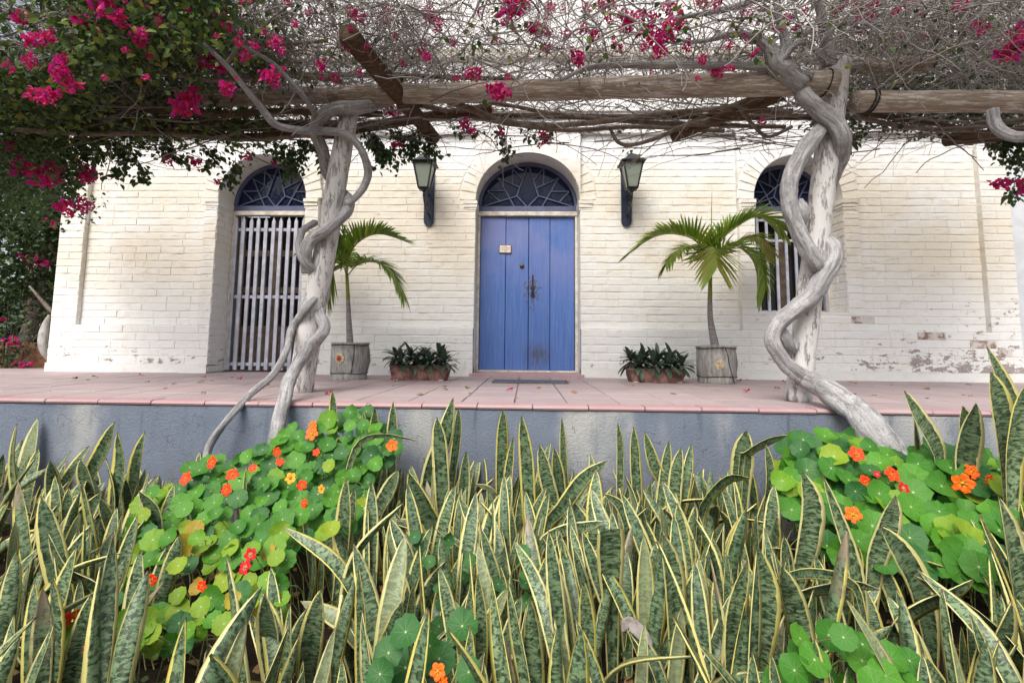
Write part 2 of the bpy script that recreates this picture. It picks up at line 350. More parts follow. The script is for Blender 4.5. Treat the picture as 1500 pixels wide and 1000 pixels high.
MAT['brass'] = flatmat('dull brass', (.16, .12, .06), .45, .5, .2, 30, .2, .8)
def glassm(name, c, rough=.04, coat=.0):
    m = NT(name, rough, .2); m.col(m.mix(m.noise(m.pos(), 2.5, 3), c, tuple(q*1.6 for q in c))); return m.mat
MAT['room_glass'] = glassm('dim room glass', (.012, .011, .010), .05)
MAT['glass'] = glassm('dark window glass', (.008, .014, .034), .03)  # navy base colour stands in for blue reflections in the fanlight panes
def frostm():
    m = NT('seeded frosted glass', .3, .5); z = m.xyz(m.obj())[2]
    m.col(m.mix(m.noise(m.pos(), 14, 3), (.26, .30, .25), (.36, .41, .34))).bump(m.noise(m.pos(), 90, 2), .3, .003)
    m.b.inputs['Transmission Weight'].default_value = .25; return m.mat
MAT['frost'] = frostm()
MAT['terracotta'] = flatmat('stained terracotta', (.23, .125, .105), .85, .2, .45, 9, .6)
MAT['rust_wall'] = flatmat('rust coloured render', (.20, .10, .055), .9, .2, .4, 4, .6)
def stumpm():
    m = NT('grey log wood', .88, .2); p = m.obj(); a = m.noise(m.scale(p, 14, 14, 2.2), 1.6, 6, .7, .6); b = m.noise(p, 6, 5, .6)
    c = m.mix(m.ss(a, .3, .7), (.20, .19, .175), (.43, .42, .395)); c = m.mix(m.math('MULTIPLY', m.ss(b, .5, .7), .6), c, (.50, .49, .47))
    m.col(c).bump(a, .9, .02); return m.mat
MAT['stump'] = stumpm()
MAT['knot_red'] = flatmat('red knot wood', (.36, .09, .035), .8, .2, .4, 30, .6)
MAT['knot_pale'] = flatmat('pale knot wood', (.50, .40, .28), .8, .2, .3, 30, .6)
MAT['crack'] = flatmat('wood crack shadow wood', (.02, .016, .012), .9, .1)
MAT['mat'] = flatmat('grey rubber mat', (.11, .12, .14), .9, .2, .3, 60, .9)
MAT['brownwood'] = flatmat('brown varnished wood', (.13, .09, .065), .5, .4, .3, 8, .3)
MAT['dark'] = flatmat('dark interior', (.02, .018, .017), .9, .1)
MAT['paper'] = flatmat('cream enamel', (.68, .62, .54), .5, .4, .08, 20, .1)
MAT['ink'] = flatmat('brown lettering', (.20, .11, .09), .7, .2)
MAT['white_wall'] = flatmat('smooth white plaster', (.60, .62, .65), .85, .2, .08, 3, .3)
MAT['earth'] = flatmat('dry earth', (.17, .13, .09), .95, .1, .3, 1.5, .8)

# ------------------------------------------------------------------ layout measured from the picture
YW = 7.0; YP = 7.075; YO = 7.42                # wall face, recessed panel face, plane of the frames in the openings
X = lambda px, py: P(px, py, YW).x
xL = X(76, 450); xGr = P(122, 350, YW).x       # left corner, edge of the left corner pilaster
gl, gr = X(313, 400)-.01, X(446, 330)          # gate opening
dl, dr = X(694, 420), X(851, 420)              # door opening
wl, wr = X(1110, 440), X(1243, 440)            # window opening
D_CX = (dl+dr)/2
MAT['door'] = door_paint()
xCp = X(1087, 440); xDp = X(1262, 380); xRp = X(1442, 350); xR = X(1489, 400)
zS = P(770, 291, YW).z                          # springing of the arches
zSill = P(1180, 457, YW).z; zBase = .125; zPan = P(770, 481, YW).z; zTop = 3.66; zEnd = 3.88
gz0, gz1 = gl-.2, gr+.2
def arch(x0, x1, rise): return dict(x0=x0, x1=x1, c=(x0+x1)/2, a=(x1-x0)/2, h=rise)
ARG = arch(gl, gr, P(385, 226, YW).z-zS); ARD = arch(dl, dr, P(770, 223, YW).z-zS); ARW = arch(wl, wr, P(1180, 227, YW).z-zS)
OPEN = [(ARG, 0.), (ARD, 0.), (ARW, zSill)]
def zarch(A, x):
    t = (x-A['c'])/A['a']; return zS+A['h']*math.sqrt(max(0, 1-t*t))

# ------------------------------------------------------------------ the setting
def sheet(name, x0, x1, y0, y1, z, mat, nx=1, ny=1, amp=0., parent=None):
    mb = MB(); V = []
    for j in range(ny+1):
        for i in range(nx+1):
            x = x0+(x1-x0)*i/nx; y = y0+(y1-y0)*j/ny
            V.append((x, y, z+(amp*noise.noise(Vector((x*2.3, y*2.3, 0))) if amp else 0)))
    mb.add(V, [(j*(nx+1)+i, j*(nx+1)+i+1, (j+1)*(nx+1)+i+1, (j+1)*(nx+1)+i) for j in range(ny) for i in range(nx)])
    return mb.build(name, mat, parent, amp > 0)
tag(sheet('ground', -300, 300, -300, 300, -1.02, MAT['earth']), kind='structure')
ZB = -.95; YF = 3.67
tag(sheet('planting_bed', -9, 9, .6, YF+.02, ZB, MAT['soil'], 120, 30, .05), kind='structure')

# terrace: slab, clay tiles laid square, bull-nosed edge tiles
tf = empty('terrace_floor', (0, 0, 0)); tf['kind'] = 'structure'
slab = MB(); slab.box((-12, YF+.14, -1.0), (9, 9.5, -.022)); slab.build('grout_bed', MAT['grout'], tf)
TS = .42; ty = YF+.15; k = 0; tm = {}
def tile_mesh(w_, d_):
    key = (round(w_, 3), round(d_, 3), random.randrange(3))
    if key not in tm:
        mb = MB(); mb.bevbox((0, 0, -.03), (w_, d_, 0), .005); tm[key] = mb.mesh('tile', MAT['tile'])
    return tm[key]
yy = ty
while yy < 7.45:
    j = 0; xx = -8.9
    while xx < 8.6:
        dist = abs(xx+.2)/(yy) 
        if dist < 1.26:
            o = link('tile', tile_mesh(TS-.009, min(TS, 7.6-yy)-.009), tf)
            o.location = (xx+random.uniform(-.002, .002), yy+random.uniform(-.002, .002), random.uniform(-.002, .001)); o.rotation_euler = (random.uniform(-.002, .002), random.uniform(-.002, .002), random.uniform(-.003, .003))
        xx += TS
    yy += TS
xx = -5.4
em = None
while xx < 5.4:
    mb = MB(); L = TS-.008
    prof = [(YF+.145, 0), (YF+.01, 0), (YF-.008, -.006), (YF-.016, -.02), (YF-.008, -.034), (YF+.01, -.038), (YF+.145, -.038)]
    if em is None:
        V = [(x, y-YF, z) for x in (0, L) for y, z in prof]; n = len(prof)
        mb.add(V, [tuple(range(n)), tuple(range(2*n-1, n-1, -1))]+[(i, i+n, (i+1) % n+n, (i+1) % n) for i in range(n)]); em = mb.mesh('edge_tile', MAT['edge_tile'])
    o = link('edge_tile', em, tf); o.location = (xx, YF+random.uniform(-.003, .003), .001+random.uniform(-.002, .002)); xx += TS

# retaining wall of the terrace, a slightly uneven face
mb = MB(); V = []; nx, nz = 260, 16
for j in range(nz+1):
    for i in range(nx+1):
        x = -8+16*i/nx; z = -1.05+(1.05-.04)*j/nz
        V.append((x, YF+.012*noise.noise(Vector((x*1.5, z*1.5, 3)))+.005*noise.noise(Vector((x*14, z*14, 3))), z))
Fq = [(j*(nx+1)+i, j*(nx+1)+i+1, (j+1)*(nx+1)+i+1, (j+1)*(nx+1)+i) for j in range(nz) for i in range(nx)]
mb.add(V, Fq); mb.box((-8, YF+.03, -1.05), (8, YF+.135, -.045))
tag(mb.build('retaining_wall', MAT['stucco'], None, True), 'low blue grey stucco wall with pale streaks holding up the pink tiled terrace', 'wall')

# ------------------------------------------------------------------ the house
house = empty('brick_house', (0, YW, 0), 'long whitewashed brick house with a blue arched door, a barred gate and window', 'house')
HO = (0, YW, 0)
def hb(mb, name, mat, parent=house, smooth=False):
    if parent is house: off(mb, HO)
    return mb.build(name, mat, parent, smooth)
JD = .0055                                        # how far the joints lie behind the brick faces
zones = [  # x0, x1, z0, z1, plane
    (xL, xR, zBase, zPan, YW), (xL, xGr, zPan, zEnd, YW), (xGr, gz0, zPan, zTop, YP), (gz0, gz1, zPan, zEnd, YW),
    (gz1, xCp, zPan, zTop, YP), (xCp, xDp, zPan, zEnd, YW), (xDp, xRp, zPan, zTop, YP), (xRp, xR, zPan, zEnd, YW),
    (xGr, gz0, zTop, zEnd, YW), (gz1, xCp, zTop, zEnd, YW), (xDp, xRp, zTop, zEnd, YW)]
# joint sheet with the openings cut out, returns at the panels and the reveals of the openings
mb = MB()
def quad(a, b, c, d): mb.add([a, b, c, d], [(0, 1, 2, 3)])
for (x0, x1, z0, z1, yp) in zones:
    y = yp+JD; cuts = sorted([(A, s) for A, s in OPEN if A['x0'] < x1 and A['x1'] > x0], key=lambda t: t[0]['x0']); cx_ = x0
    for A, s in cuts:
        quad((cx_, y, z0), (A['x0'], y, z0), (A['x0'], y, z1), (cx_, y, z1))
        if s > z0: quad((A['x0'], y, z0), (A['x1'], y, z0), (A['x1'], y, min(s, z1)), (A['x0'], y, min(s, z1)))
        if z1 > zS:
            n = 28; xs = [A['c']-A['a']*math.cos(math.pi*i/n) for i in range(n+1)]
            for i in range(n): quad((xs[i], y, zarch(A, xs[i])), (xs[i+1], y, zarch(A, xs[i+1])), (xs[i+1], y, z1), (xs[i], y, z1))
        cx_ = A['x1']
    quad((cx_, y, z0), (x1, y, z0), (x1, y, z1), (cx_, y, z1))
for (a, b) in ((xGr, gz0), (gz1, xCp), (xDp, xRp)):
    for x in (a, b): quad((x, YW+JD, zPan), (x, YP+JD, zPan), (x, YP+JD, zTop), (x, YW+JD, zTop))
    for (a2, b2) in (((a, dl), (dr, b)) if a < D_CX < b else ((a, b),)): quad((a2, YW+JD, zPan), (b2, YW+JD, zPan), (b2, YP+JD, zPan), (a2, YP+JD, zPan))
    quad((a, YW+JD, zTop), (b, YW+JD, zTop), (b, YP+JD, zTop), (a, YP+JD, zTop))
quad((xL, YW+JD, 0), (xL, YW+5, 0), (xL, YW+5, zEnd), (xL, YW+JD, zEnd))
wall = hb(mb, 'wall', MAT['joint'])
WO = wall
# reveals (smooth soffit, brick jambs are laid on them)
for A, s in OPEN:
    mb = MB(); y0 = (YP if A is ARD else YW)+.002; y1 = YO+.2; n = 40
    prof = [(A['x0'], s), (A['x0'], zS)]+[(A['c']-A['a']*math.cos(math.pi*i/n), zarch(A, A['c']-A['a']*math.cos(math.pi*i/n))) for i in range(1, n)]+[(A['x1'], zS), (A['x1'], s)]
    m_ = len(prof); V = [(x, y0, z) for x, z in prof]+[(x, y1, z) for x, z in prof]
    Fc = [(i, i+1, i+1+m_, i+m_) for i in range(m_-1)]
    if s > 0: Fc.append((0, m_, 2*m_-1, m_-1))
    mb.add(V, Fc); hb(mb, 'reveal', MAT['render'])

CH = .1115; bricks = []
def brick_verts(c, y, nrm=(0, -1, 0), uax=None):
    """c: four corners (u, z) bl br tr tl in the wall plane; gives a worn brick with chamfered front"""
    mbk = MB(); K = 4; V = []; ev = random.choice([.0015, .003, .007]); hh = random.uniform(.005, .010)
    for i in range(K):
        t = i/(K-1); bu = c[0][0]*(1-t)+c[1][0]*t; bz = c[0][1]*(1-t)+c[1][1]*t; tu = c[3][0]*(1-t)+c[2][0]*t; tz = c[3][1]*(1-t)+c[2][1]*t
        j = lambda a=.0028: random.uniform(-a, a)
        e = ev if i == 0 else (-ev if i == K-1 else 0); f = random.uniform(-.004, .003)
        bz += j(); tz += j()
        V += [(bu, y+.03, bz), (bu+e*.2, y+.006, bz+.001), (bu+e, y+f, bz+hh+j()), (tu+e, y+f+j(), tz-hh+j()), (tu+e*.2, y+.006, tz-.001), (tu, y+.03, tz)]
    Fc = [(i*6+q, (i+1)*6+q, (i+1)*6+q+1, i*6+q+1) for i in range(K-1) for q in range(5)]
    Fc += [(0, 1, 4, 5), (1, 2, 3, 4), (18, 23, 22, 19), (19, 22, 21, 20)]
    if uax == 'jamb':                            # u runs along +y, the face looks along nrm.x
        s = nrm[0]; x0 = nrm[1]; V = [(x0-s*(v[1]-y)+s*.006, v[0], v[2]) for v in V]
    mbk.add(V, Fc); return mbk
def lay(x0, x1, z0, z1, y):
    n0 = round((z1-z0)/CH); ch = (z1-z0)/max(1, n0)
    for r in range(n0):
        za = z0+r*ch; zb = za+ch; spans = [[(x0, x0), (x1, x1)]]
        for A, s in OPEN:
            if A['x0'] > x1 or A['x1'] < x0: continue
            if zb <= s+.02: continue
            def edge(z):
                if z <= zS: return A['a']
                t = (z-zS)/(A['h']+.30) if z > zS else 0
                return (A['a']+.26)*math.sqrt(max(0, 1-t*t)) if t < 1 else 0
            ea, eb = edge(za), edge(zb)
            if za < zS < zb: eb = ea = max(A['a'], eb if zb-zS > CH*.5 else A['a'])
            if ea <= 0.05 and eb <= 0.05: continue
            new = []
            for L_, R_ in spans:
                if R_[0] <= A['c']-ea or L_[0] >= A['c']+ea: new.append([L_, R_]); continue
                if L_[0] < A['c']-ea-.03: new.append([L_, (A['c']-ea, A['c']-eb)])
                if R_[0] > A['c']+ea+.03: new.append([(A['c']+ea, A['c']+eb), R_])
            spans = new
        for L_, R_ in spans:
            x = L_[0]; first = True
            off_ = (.5 if r % 2 else 1.)*.38
            while x < R_[0]-.02:
                ln = off_ if first else random.choice([.38, .38, .40, .36, .38, .19])*random.uniform(.97, 1.03)
                first = False; xe = x+ln
                if R_[0]-xe < .11: xe = R_[0]
                last = xe >= R_[0]-1e-6
                gap = random.choice([.0003, .0006, .002])
                bl = x+gap; tl = (L_[1] if x == L_[0] else x)+gap; br = xe-gap; tr = (R_[1] if last else xe)-gap
                if tr-tl < .03: tr = tl+.03
                zg = random.uniform(-.002, .002)
                bricks.append(([(bl, za+.0045+zg), (br, za+.0045+zg), (tr, zb-.0045+zg), (tl, zb-.0045+zg)], y)); x = xe
for (x0, x1, z0, z1, yp) in zones: lay(x0, x1, z0, z1, yp)
def score(b):
    c, y = b; x = (c[0][0]+c[1][0])/2; z = c[0][1]; w_ = c[1][0]-c[0][0]
    vis = (x > xDp-.3)*2.2+(x < gz0)*1.2+(dr+.1 < x < 4)*.6+(z < 1.3)*1.3-(z > 2.6)*3-(abs(x+3.2) < .9)*1
    return vis+(w_ > .3)*.8+random.random()*.2
bricks.sort(key=score, reverse=True)
rest = MB(); nb = 0
for c, y in bricks:
    x = (c[0][0]+c[1][0])/2; z = c[0][1]; b = brick_verts(c, y)
    if nb < 300:
        bare = False
        if z < 1.05 and x > xDp-.4: bare = random.random() < .10*(1.1-z)+max(0, x-5.6)*.07
        o = off(b, HO).build('brick', MAT['bare'] if bare else MAT['brick'], wall); nb += 1
    else: rest.add(b.v, b.f)
off(rest, HO); tag(rest.build('brick_courses', MAT['brick'], wall), kind='stuff')
# voussoirs round each arch
for A, s in OPEN:
    y = YP-.004 if A is ARD else YW-.004; n = 21
    for i in range(n):
        t0 = math.pi*i/n+.012; t1 = math.pi*(i+1)/n-.012; mbk = MB(); V = []
        ro = random.uniform(.235, .25)
        for t in (t0, t1):
            ci, si = -math.cos(t), math.sin(t)
            q0 = (A['c']+A['a']*ci, zS+A['h']*si); q1 = (A['c']+(A['a']+ro)*ci, zS+(A['h']+ro+.03)*si)
            for (f, d) in ((0, .4 if False else .03), (0.0, .004), (.03, -.003), (.97, -.003), (1, .004), (1, .03)):
                V.append((q0[0]+(q1[0]-q0[0])*f, y+d+random.uniform(-.001, .001), q0[1]+(q1[1]-q0[1])*f))
        mbk.add(V, [(q, q+1, q+7, q+6) for q in range(5)]+[(0, 5, 4, 1), (1, 4, 3, 2), (6, 7, 10, 11), (7, 8, 9, 10)])
        off(mbk, HO).build('arch_brick', MAT['brick'], wall)
# brick jambs of the gate and window openings
for A, s in ((ARG, 0.), (ARW, zSill)):
    n0 = round((zS-s)/CH); ch = (zS-s)/n0
    for side in (0, 1):
        for r in range(n0):
            y = YW+.004
            for ln in ((.30, .12) if r % 2 else (.19, .23)):
                ye = min(y+ln, YO+.01)
                c = [(y+.004, s+r*ch+.005), (ye-.004, s+r*ch+.005), (ye-.004, s+(r+1)*ch-.005), (y+.004, s+(r+1)*ch-.005)]
                sg = 1 if side == 0 else -1
                b = brick_verts(c, 0, (sg, A['x0'] if side == 0 else A['x1']), 'jamb')
                off(b, HO).build('jamb_brick', MAT['brick'], wall); y = ye
# impost mouldings where the arches spring
for A, s in OPEN:
    y = YP if A is ARD else YW
    for (a, b) in ((A['x0']-.2, A['x0']+.035), (A['x1']-.035, A['x1']+.2)):
        mb = MB(); z = zS-.02
        for (dz, h, pr) in ((-.13, .035, .006), (-.092, .05, .016), (-.04, .05, .028)):
            mb.box((a+(.05-pr)*.5, y-pr, z+dz), (b-(.05-pr)*.5, YO-.05 if A is not ARD else y+.3, z+dz+h), .004)
        hb(mb, 'impost', MAT['brick'])
# plinth band of smooth white render
mb = MB()
for (a, b) in ((xL-.012, gl), (gr, dl), (dr, wl-2), (wl-2, xR)):
    mb.box((a, YW-.012, -.02), (b, YW+.2, zBase+.003*random.random()))
hb(mb, 'plinth', MAT['render'])
# projecting frieze and plain upper wall behind the pergola
mb = MB(); mb.box((xL-.03, YW-.03, zEnd), (xR, YW+.4, zEnd+.10)); mb.box((xL-.06, YW-.07, zEnd+.10), (xR, YW+.4, zEnd+.2)); hb(mb, 'cornice', MAT['render'])
mb = MB(); mb.box((-5.2, YW+.25, zEnd+.2), (xR+3, YW+5, 6.6)); hb(mb, 'upper_wall', MAT['render'])
mb = MB(); mb.box((-5.25, YW+.17, 5.0), (xR+3, YW+.25, 5.14)); mb.box((-5.3, YW+.1, 6.6), (xR+3, YW+5, 6.75)); hb(mb, 'ledge', MAT['whitewood'])
# dark room behind the openings
mb = MB(); mb.box((gl-.3, YO+1.6, -.02), (wr+.3, YO+1.65, 3.6)); mb.box((gl-.3, YO+.19, 3.55), (wr+.3, YO+1.6, 3.6)); hb(mb, 'room_wall', MAT['dark'])

# fanlights
SEGS = [((715, 275), (585, 600)), ((728, 275), (850, 600)), ((585, 600), (712, 720)), ((850, 600), (720, 720)), ((360, 405), (610, 505)), ((1095, 410), (835, 510)),
        ((360, 405), (555, 715)), ((1095, 410), (895, 715)), ((530, 305), (532, 470)), ((530, 305), (650, 425)), ((915, 305), (912, 470)), ((910, 305), (800, 425)),
        ((235, 545), (430, 545)), ((235, 555), (380, 655)), ((1215, 552), (1015, 552)), ((1215, 562), (1105, 665)), ((195, 708), (585, 605)), ((1270, 715), (850, 600))]
def fan(A, frame_mat):
    fl = empty('fanlight'); fl.parent = house; fl.location = (A['c'], YO-YW, zS)
    a = A['a']-.003; zb = -.085; h = A['h']-.01                     # local frame: x, y (0 = YO), z
    n = 36; mb = MB(); out = [(-a*math.cos(math.pi*i/n), h*math.sin(math.pi*i/n)) for i in range(n+1)]
    tk = .052; inn = [(-(a-tk)*math.cos(math.pi*i/n), (h-tk)*math.sin(math.pi*i/n)) for i in range(n+1)]
    for i in range(n):
        for y0, y1, s_ in ((-.03, .03, 0),):
            p = [inn[i], inn[i+1], out[i+1], out[i]]; mb.prism(p, y0, y1)
    mb.bevbox((-a, -.035, zb), (a, .03, .0), .006); mb.bevbox((-a, -.03, 0), (-a+tk*.8, .03, .02), .004)
    mb.build('frame', frame_mat, fl)
    sx = (a-tk)*2/(1285-155); sz = (h-tk)/(712-275)
    for (p, q) in SEGS:
        x0, z0 = (p[0]-720)*sx, (715-p[1])*sz; x1, z1 = (q[0]-720)*sx, (715-q[1])*sz
        d = Vector((x1-x0, 0, z1-z0)).normalized(); u = Vector((-d.z, 0, d.x))*.0085; m2 = MB()
        m2.prism([(x0-u.x-d.x*.01, z0-u.z-d.z*.01), (x1-u.x+d.x*.01, z1-u.z+d.z*.01), (x1+u.x+d.x*.01, z1+u.z+d.z*.01), (x0+u.x-d.x*.01, z0+u.z-d.z*.01)], -.018+random.uniform(-.002, .002), .008)
        m2.build('muntin', frame_mat, fl)
    m3 = MB(); V = [(0, .012, 0)]+[(x, .012, z) for x, z in inn]; m3.add(V, [(0, i, i+1) for i in range(1, n+1)])
    m3.build('pane', MAT['glass'], fl)
for A, s in OPEN: fan(A, MAT['lilac'])
# frames, lintel boards
zT = zS-.085                                     # underside of the fanlight sill
for A, s in OPEN:
    mb = MB(); fw = .045
    mb.bevbox((A['x0']+.002, YO-.05, zT-.075), (A['x1']-.002, YO+.05, zT-.003), .007)
    mb.bevbox((A['x0']+.002, YO-.035, s+.02), (A['x0']+fw, YO+.06, zT-.077), .006); mb.bevbox((A['x1']-fw, YO-.035, s+.02), (A['x1']-.002, YO+.06, zT-.077), .006)
    hb(mb, 'opening_frame', MAT['whitewood'])
# blue door: four boards
zd0, zd1 = .075, zT-.082
door = empty('door'); door.parent = house; door.location = (D_CX, YO-YW+.01, 0)
hw = ARD['a']-.05; bw = [0, .27, .515, .74, 1.0]
for i in range(4):
    a = -hw+2*hw*bw[i]+.004; b = -hw+2*hw*bw[i+1]-.004
    if i == 1: b -= .002
    mb = MB(); mb.bevbox((a, -.01+(.006 if i % 2 else 0), zd0), (b, .04, zd1), .004); mb.build('plank', MAT['door'], door)
mb = MB(); mb.box((-hw, .03, zd0), (hw, .05, zd1)); mb.build('backing_board', MAT['dark'], door)
q = P(792/1, 389, YO); lx = P(764.5, 389.5, YO).x-D_CX; lz = P(764.5, 389.5, YO).z
mb = MB(); mb.tube([(lx, -.008, lz), (lx, -.022, lz)], [.036, .033], 20); mb.tube([(lx, -.022, lz), (lx, -.032, lz)], [.022, .018], 16); mb.build('lock', MAT['brass'], door, True)
hx = P(780.5, 400, YO).x-D_CX; hz1 = P(780, 403, YO).z; hz0 = P(780, 436, YO).z
mb = MB(); mb.box((hx-.012, -.02, hz0+.12), (hx+.012, -.008, hz1)); mb.box((hx-.016, -.022, hz0+.04), (hx+.016, -.008, hz0+.15))
for zc, s_ in ((hz0+.155, 1), (hz0+.03, 1)):
    mb.prism([(hx-.038, zc), (hx, zc+.03), (hx+.038, zc), (hx, zc-.034)], -.026, -.010)
mb.tube([(hx, -.02, hz0+.05), (hx, -.06, hz0+.07), (hx, -.065, hz0+.12), (hx, -.02, hz0+.16)], .008, 8); mb.build('handle', MAT['rust'], door)
# threshold step
mb = MB(); mb.bevbox((dl-.04, YW-.06, -.01), (dr+.04, YO+.2, .045), .006); hb(mb, 'threshold', MAT['edge_tile'])
mb = MB(); mb.bevbox((dl+.03, YO-.06, .045), (dr-.03, YO+.1, .072), .004); hb(mb, 'door_sill', MAT['whitewood'])
# picket gate
gate = empty('picket_gate'); gate.parent = house; gate.location = (0, YO-YW-.02, 0)
g0 = gl+.05; g1 = gr-.05; npk = 11; gt = zT-.10
for i in range(npk):
    x = g0+.022+(g1-g0-.044)*i/(npk-1); z0_ = .035+random.uniform(-.006, .006); zt = gt-(.005 if i in (0, npk-1) else .0)+random.uniform(-.008, .008)
    wd = .0265; l_ = random.uniform(-.006, .006); mb = MB()
    mb.prism([(x-wd, z0_), (x+wd, z0_), (x+wd+l_, zt-.07), (x+l_, zt), (x-wd+l_, zt-.07)], -.028, -.004); mb.build('picket', MAT['picket'], gate)
for zc in (.12, P(390, 435, YO).z, P(400, 337, YO).z):
    mb = MB(); mb.bevbox((g0, -.003, zc-.026), (g1, .028, zc+.026), .004); mb.build('rail', MAT['picket'], gate)
for zc in (P(346, 336, YO).z, P(338, 436, YO).z):
    mb = MB(); mb.tube([(g0-.02, -.03, zc-.08), (g0-.02, -.03, zc+.08)], .012, 8); mb.box((g0-.055, -.02, zc-.06), (g0-.02, -.008, zc+.06)); mb.build('hinge', MAT['whitewood'], gate)
# brown glazed doors behind the gate
gd = empty('inner_door'); gd.parent = house; gd.location = (0, YO-YW+.13, 0)
mb = MB(); gm = (g0+g1)/2
for (a, b) in ((g0, g0+.09), (gm-.07, gm-.004), (gm+.004, gm+.07), (g1-.09, g1)): mb.bevbox((a, 0, .03), (b, .04, gt+.05), .005)
for (a, b) in ((g0+.09, gm-.07), (gm+.07, g1-.09)):
    for z in (.03, .62, 1.25, 1.85): mb.bevbox((a, 0, z), (b, .038, z+.1), .004)
    mb.box((a, .015, .13), (b, .03, .62))
mb.build('door_frame', MAT['brownwood'], gd)
mb = MB(); mb.box((g0+.05, .02, .6), (g1-.05, .026, gt+.04)); mb.build('pane', MAT['room_glass'], gd)
# window bars
wg = empty('window_grille'); wg.parent = house; wg.location = (0, YO-YW-.02, 0); w0, w1 = wl+.05, wr-.05
for i in range(9):
    x = w0+.02+(w1-w0-.04)*i/8; l_ = random.uniform(-.004, .004); mb = MB()
    mb.prism([(x-.019, zSill+.005), (x+.019, zSill+.005), (x+.019+l_, zT-.10), (x-.019+l_, zT-.10)], -.025, -.003); mb.build('bar', MAT['picket'], wg)
for zc in (zSill+.03, P(1150, 353, YO).z, zT-.13):
    mb = MB(); mb.bevbox((w0, -.002, zc-.02), (w1, .022, zc+.02), .004); mb.build('rail', MAT['picket'], wg)
mb = MB(); mb.box((w0-.03, .16, zSill), (w1+.03, .17, zT)); mb.build('pane', MAT['room_glass'], wg)
mb = MB(); xm = (w0+w1)/2
for (a, b) in ((w0, w0+.07), (xm-.05, xm+.05), (w1-.07, w1)): mb.bevbox((a, .12, zSill), (b, .155, zT-.08), .004)
mb.build('casement', MAT['brownwood'], wg)
mb = MB(); mb.box((wl+.002, YW+.004, zSill-.03), (wr-.002, YO+.1, zSill+.003)); hb(mb, 'window_sill', MAT['brick'])
# neighbouring smooth wall at the right
mb = MB(); mb.box((xR+.03, YW+.06, -.02), (xR+4, YW+.5, 3.5)); mb.box((xR+.03, YW+.03, 3.5), (xR+4, YW+.5, 3.56))
tag(mb.build('boundary_wall', MAT['white_wall']), 'smooth white plaster wall butting against the right end of the brick house', 'wall')
mb = MB(); mb.box((xR+.002, YW+.05, 0), (xR+.03, YW+.12, 3.6)); hb(mb, 'corner_joint', MAT['dark'])
# concave grey scrap at the left corner: rounded rim of something unidentified, seen past the wall
mb = MB(); pc = [P(72, 461, 7.4), P(66, 478, 7.35), P(63, 497, 7.3), P(65, 515, 7.3), P(73, 530, 7.35)]
mb.tube([tuple(p) for p in spline(pc, 14)], [.01+.055*math.sin(math.pi*(i+.5)/14) for i in range(14)], 10)
tag(mb.build('curved_rim', MAT['stump'], None, True), 'curved grey rim of an urn just past the left house corner', 'unidentified object')
# plaque on the blue door
pq = P(740, 365, YO); yq = YO+.01-.012-.004
pl = empty('door_plaque', (pq.x, yq, pq.z), 'small cream lettered plaque with a brown rim on the blue door', 'sign')
mb = MB(); W_, H_ = .098, .066; mb.bevbox((-W_, -.010, -H_), (W_, 0, H_), .003); mb.build('rim', MAT['rust_wall'], pl)
mb = MB(); mb.box((-W_+.012, -.013, -H_+.010), (W_-.012, -.0101, H_-.010)); mb.build('face', MAT['paper'], pl)
for txt, zz, sz, xx_ in (('CASA', .034, .018, 0), ('La Sra. Puente', .010, .024, 0), ('de Sandoval', -.018, .024, 0), ('1880', -.046, .020, 0)):
    cu = bpy.data.curves.new('lettering', 'FONT'); cu.body = txt; cu.size = sz; cu.align_x = 'CENTER'; cu.extrude = .0006; cu.materials.append(MAT['ink'])
    t0_ = bpy.data.objects.new('lettering_curve', cu); COL.objects.link(t0_); dg = bpy.context.evaluated_depsgraph_get(); me_ = bpy.data.meshes.new_from_object(t0_.evaluated_get(dg)); bpy.data.objects.remove(t0_); t = link('lettering', me_); t.parent = pl; t.location = (xx_, -.0142, zz); t.rotation_euler = (math.pi/2, 0, 0)
# door mat
a, b = G(720, 561, .0), G(832, 561, .0); mb = MB(); mb.bevbox((-(b.x-a.x)/2, 0, 0), ((b.x-a.x)/2, .40, .014), .004)
m_ = mb.build('door_mat', MAT['mat']); m_.location = ((a.x+b.x)/2, a.y+.02, .002); tag(m_, 'thin dark grey mat lying before the blue door', 'doormat')

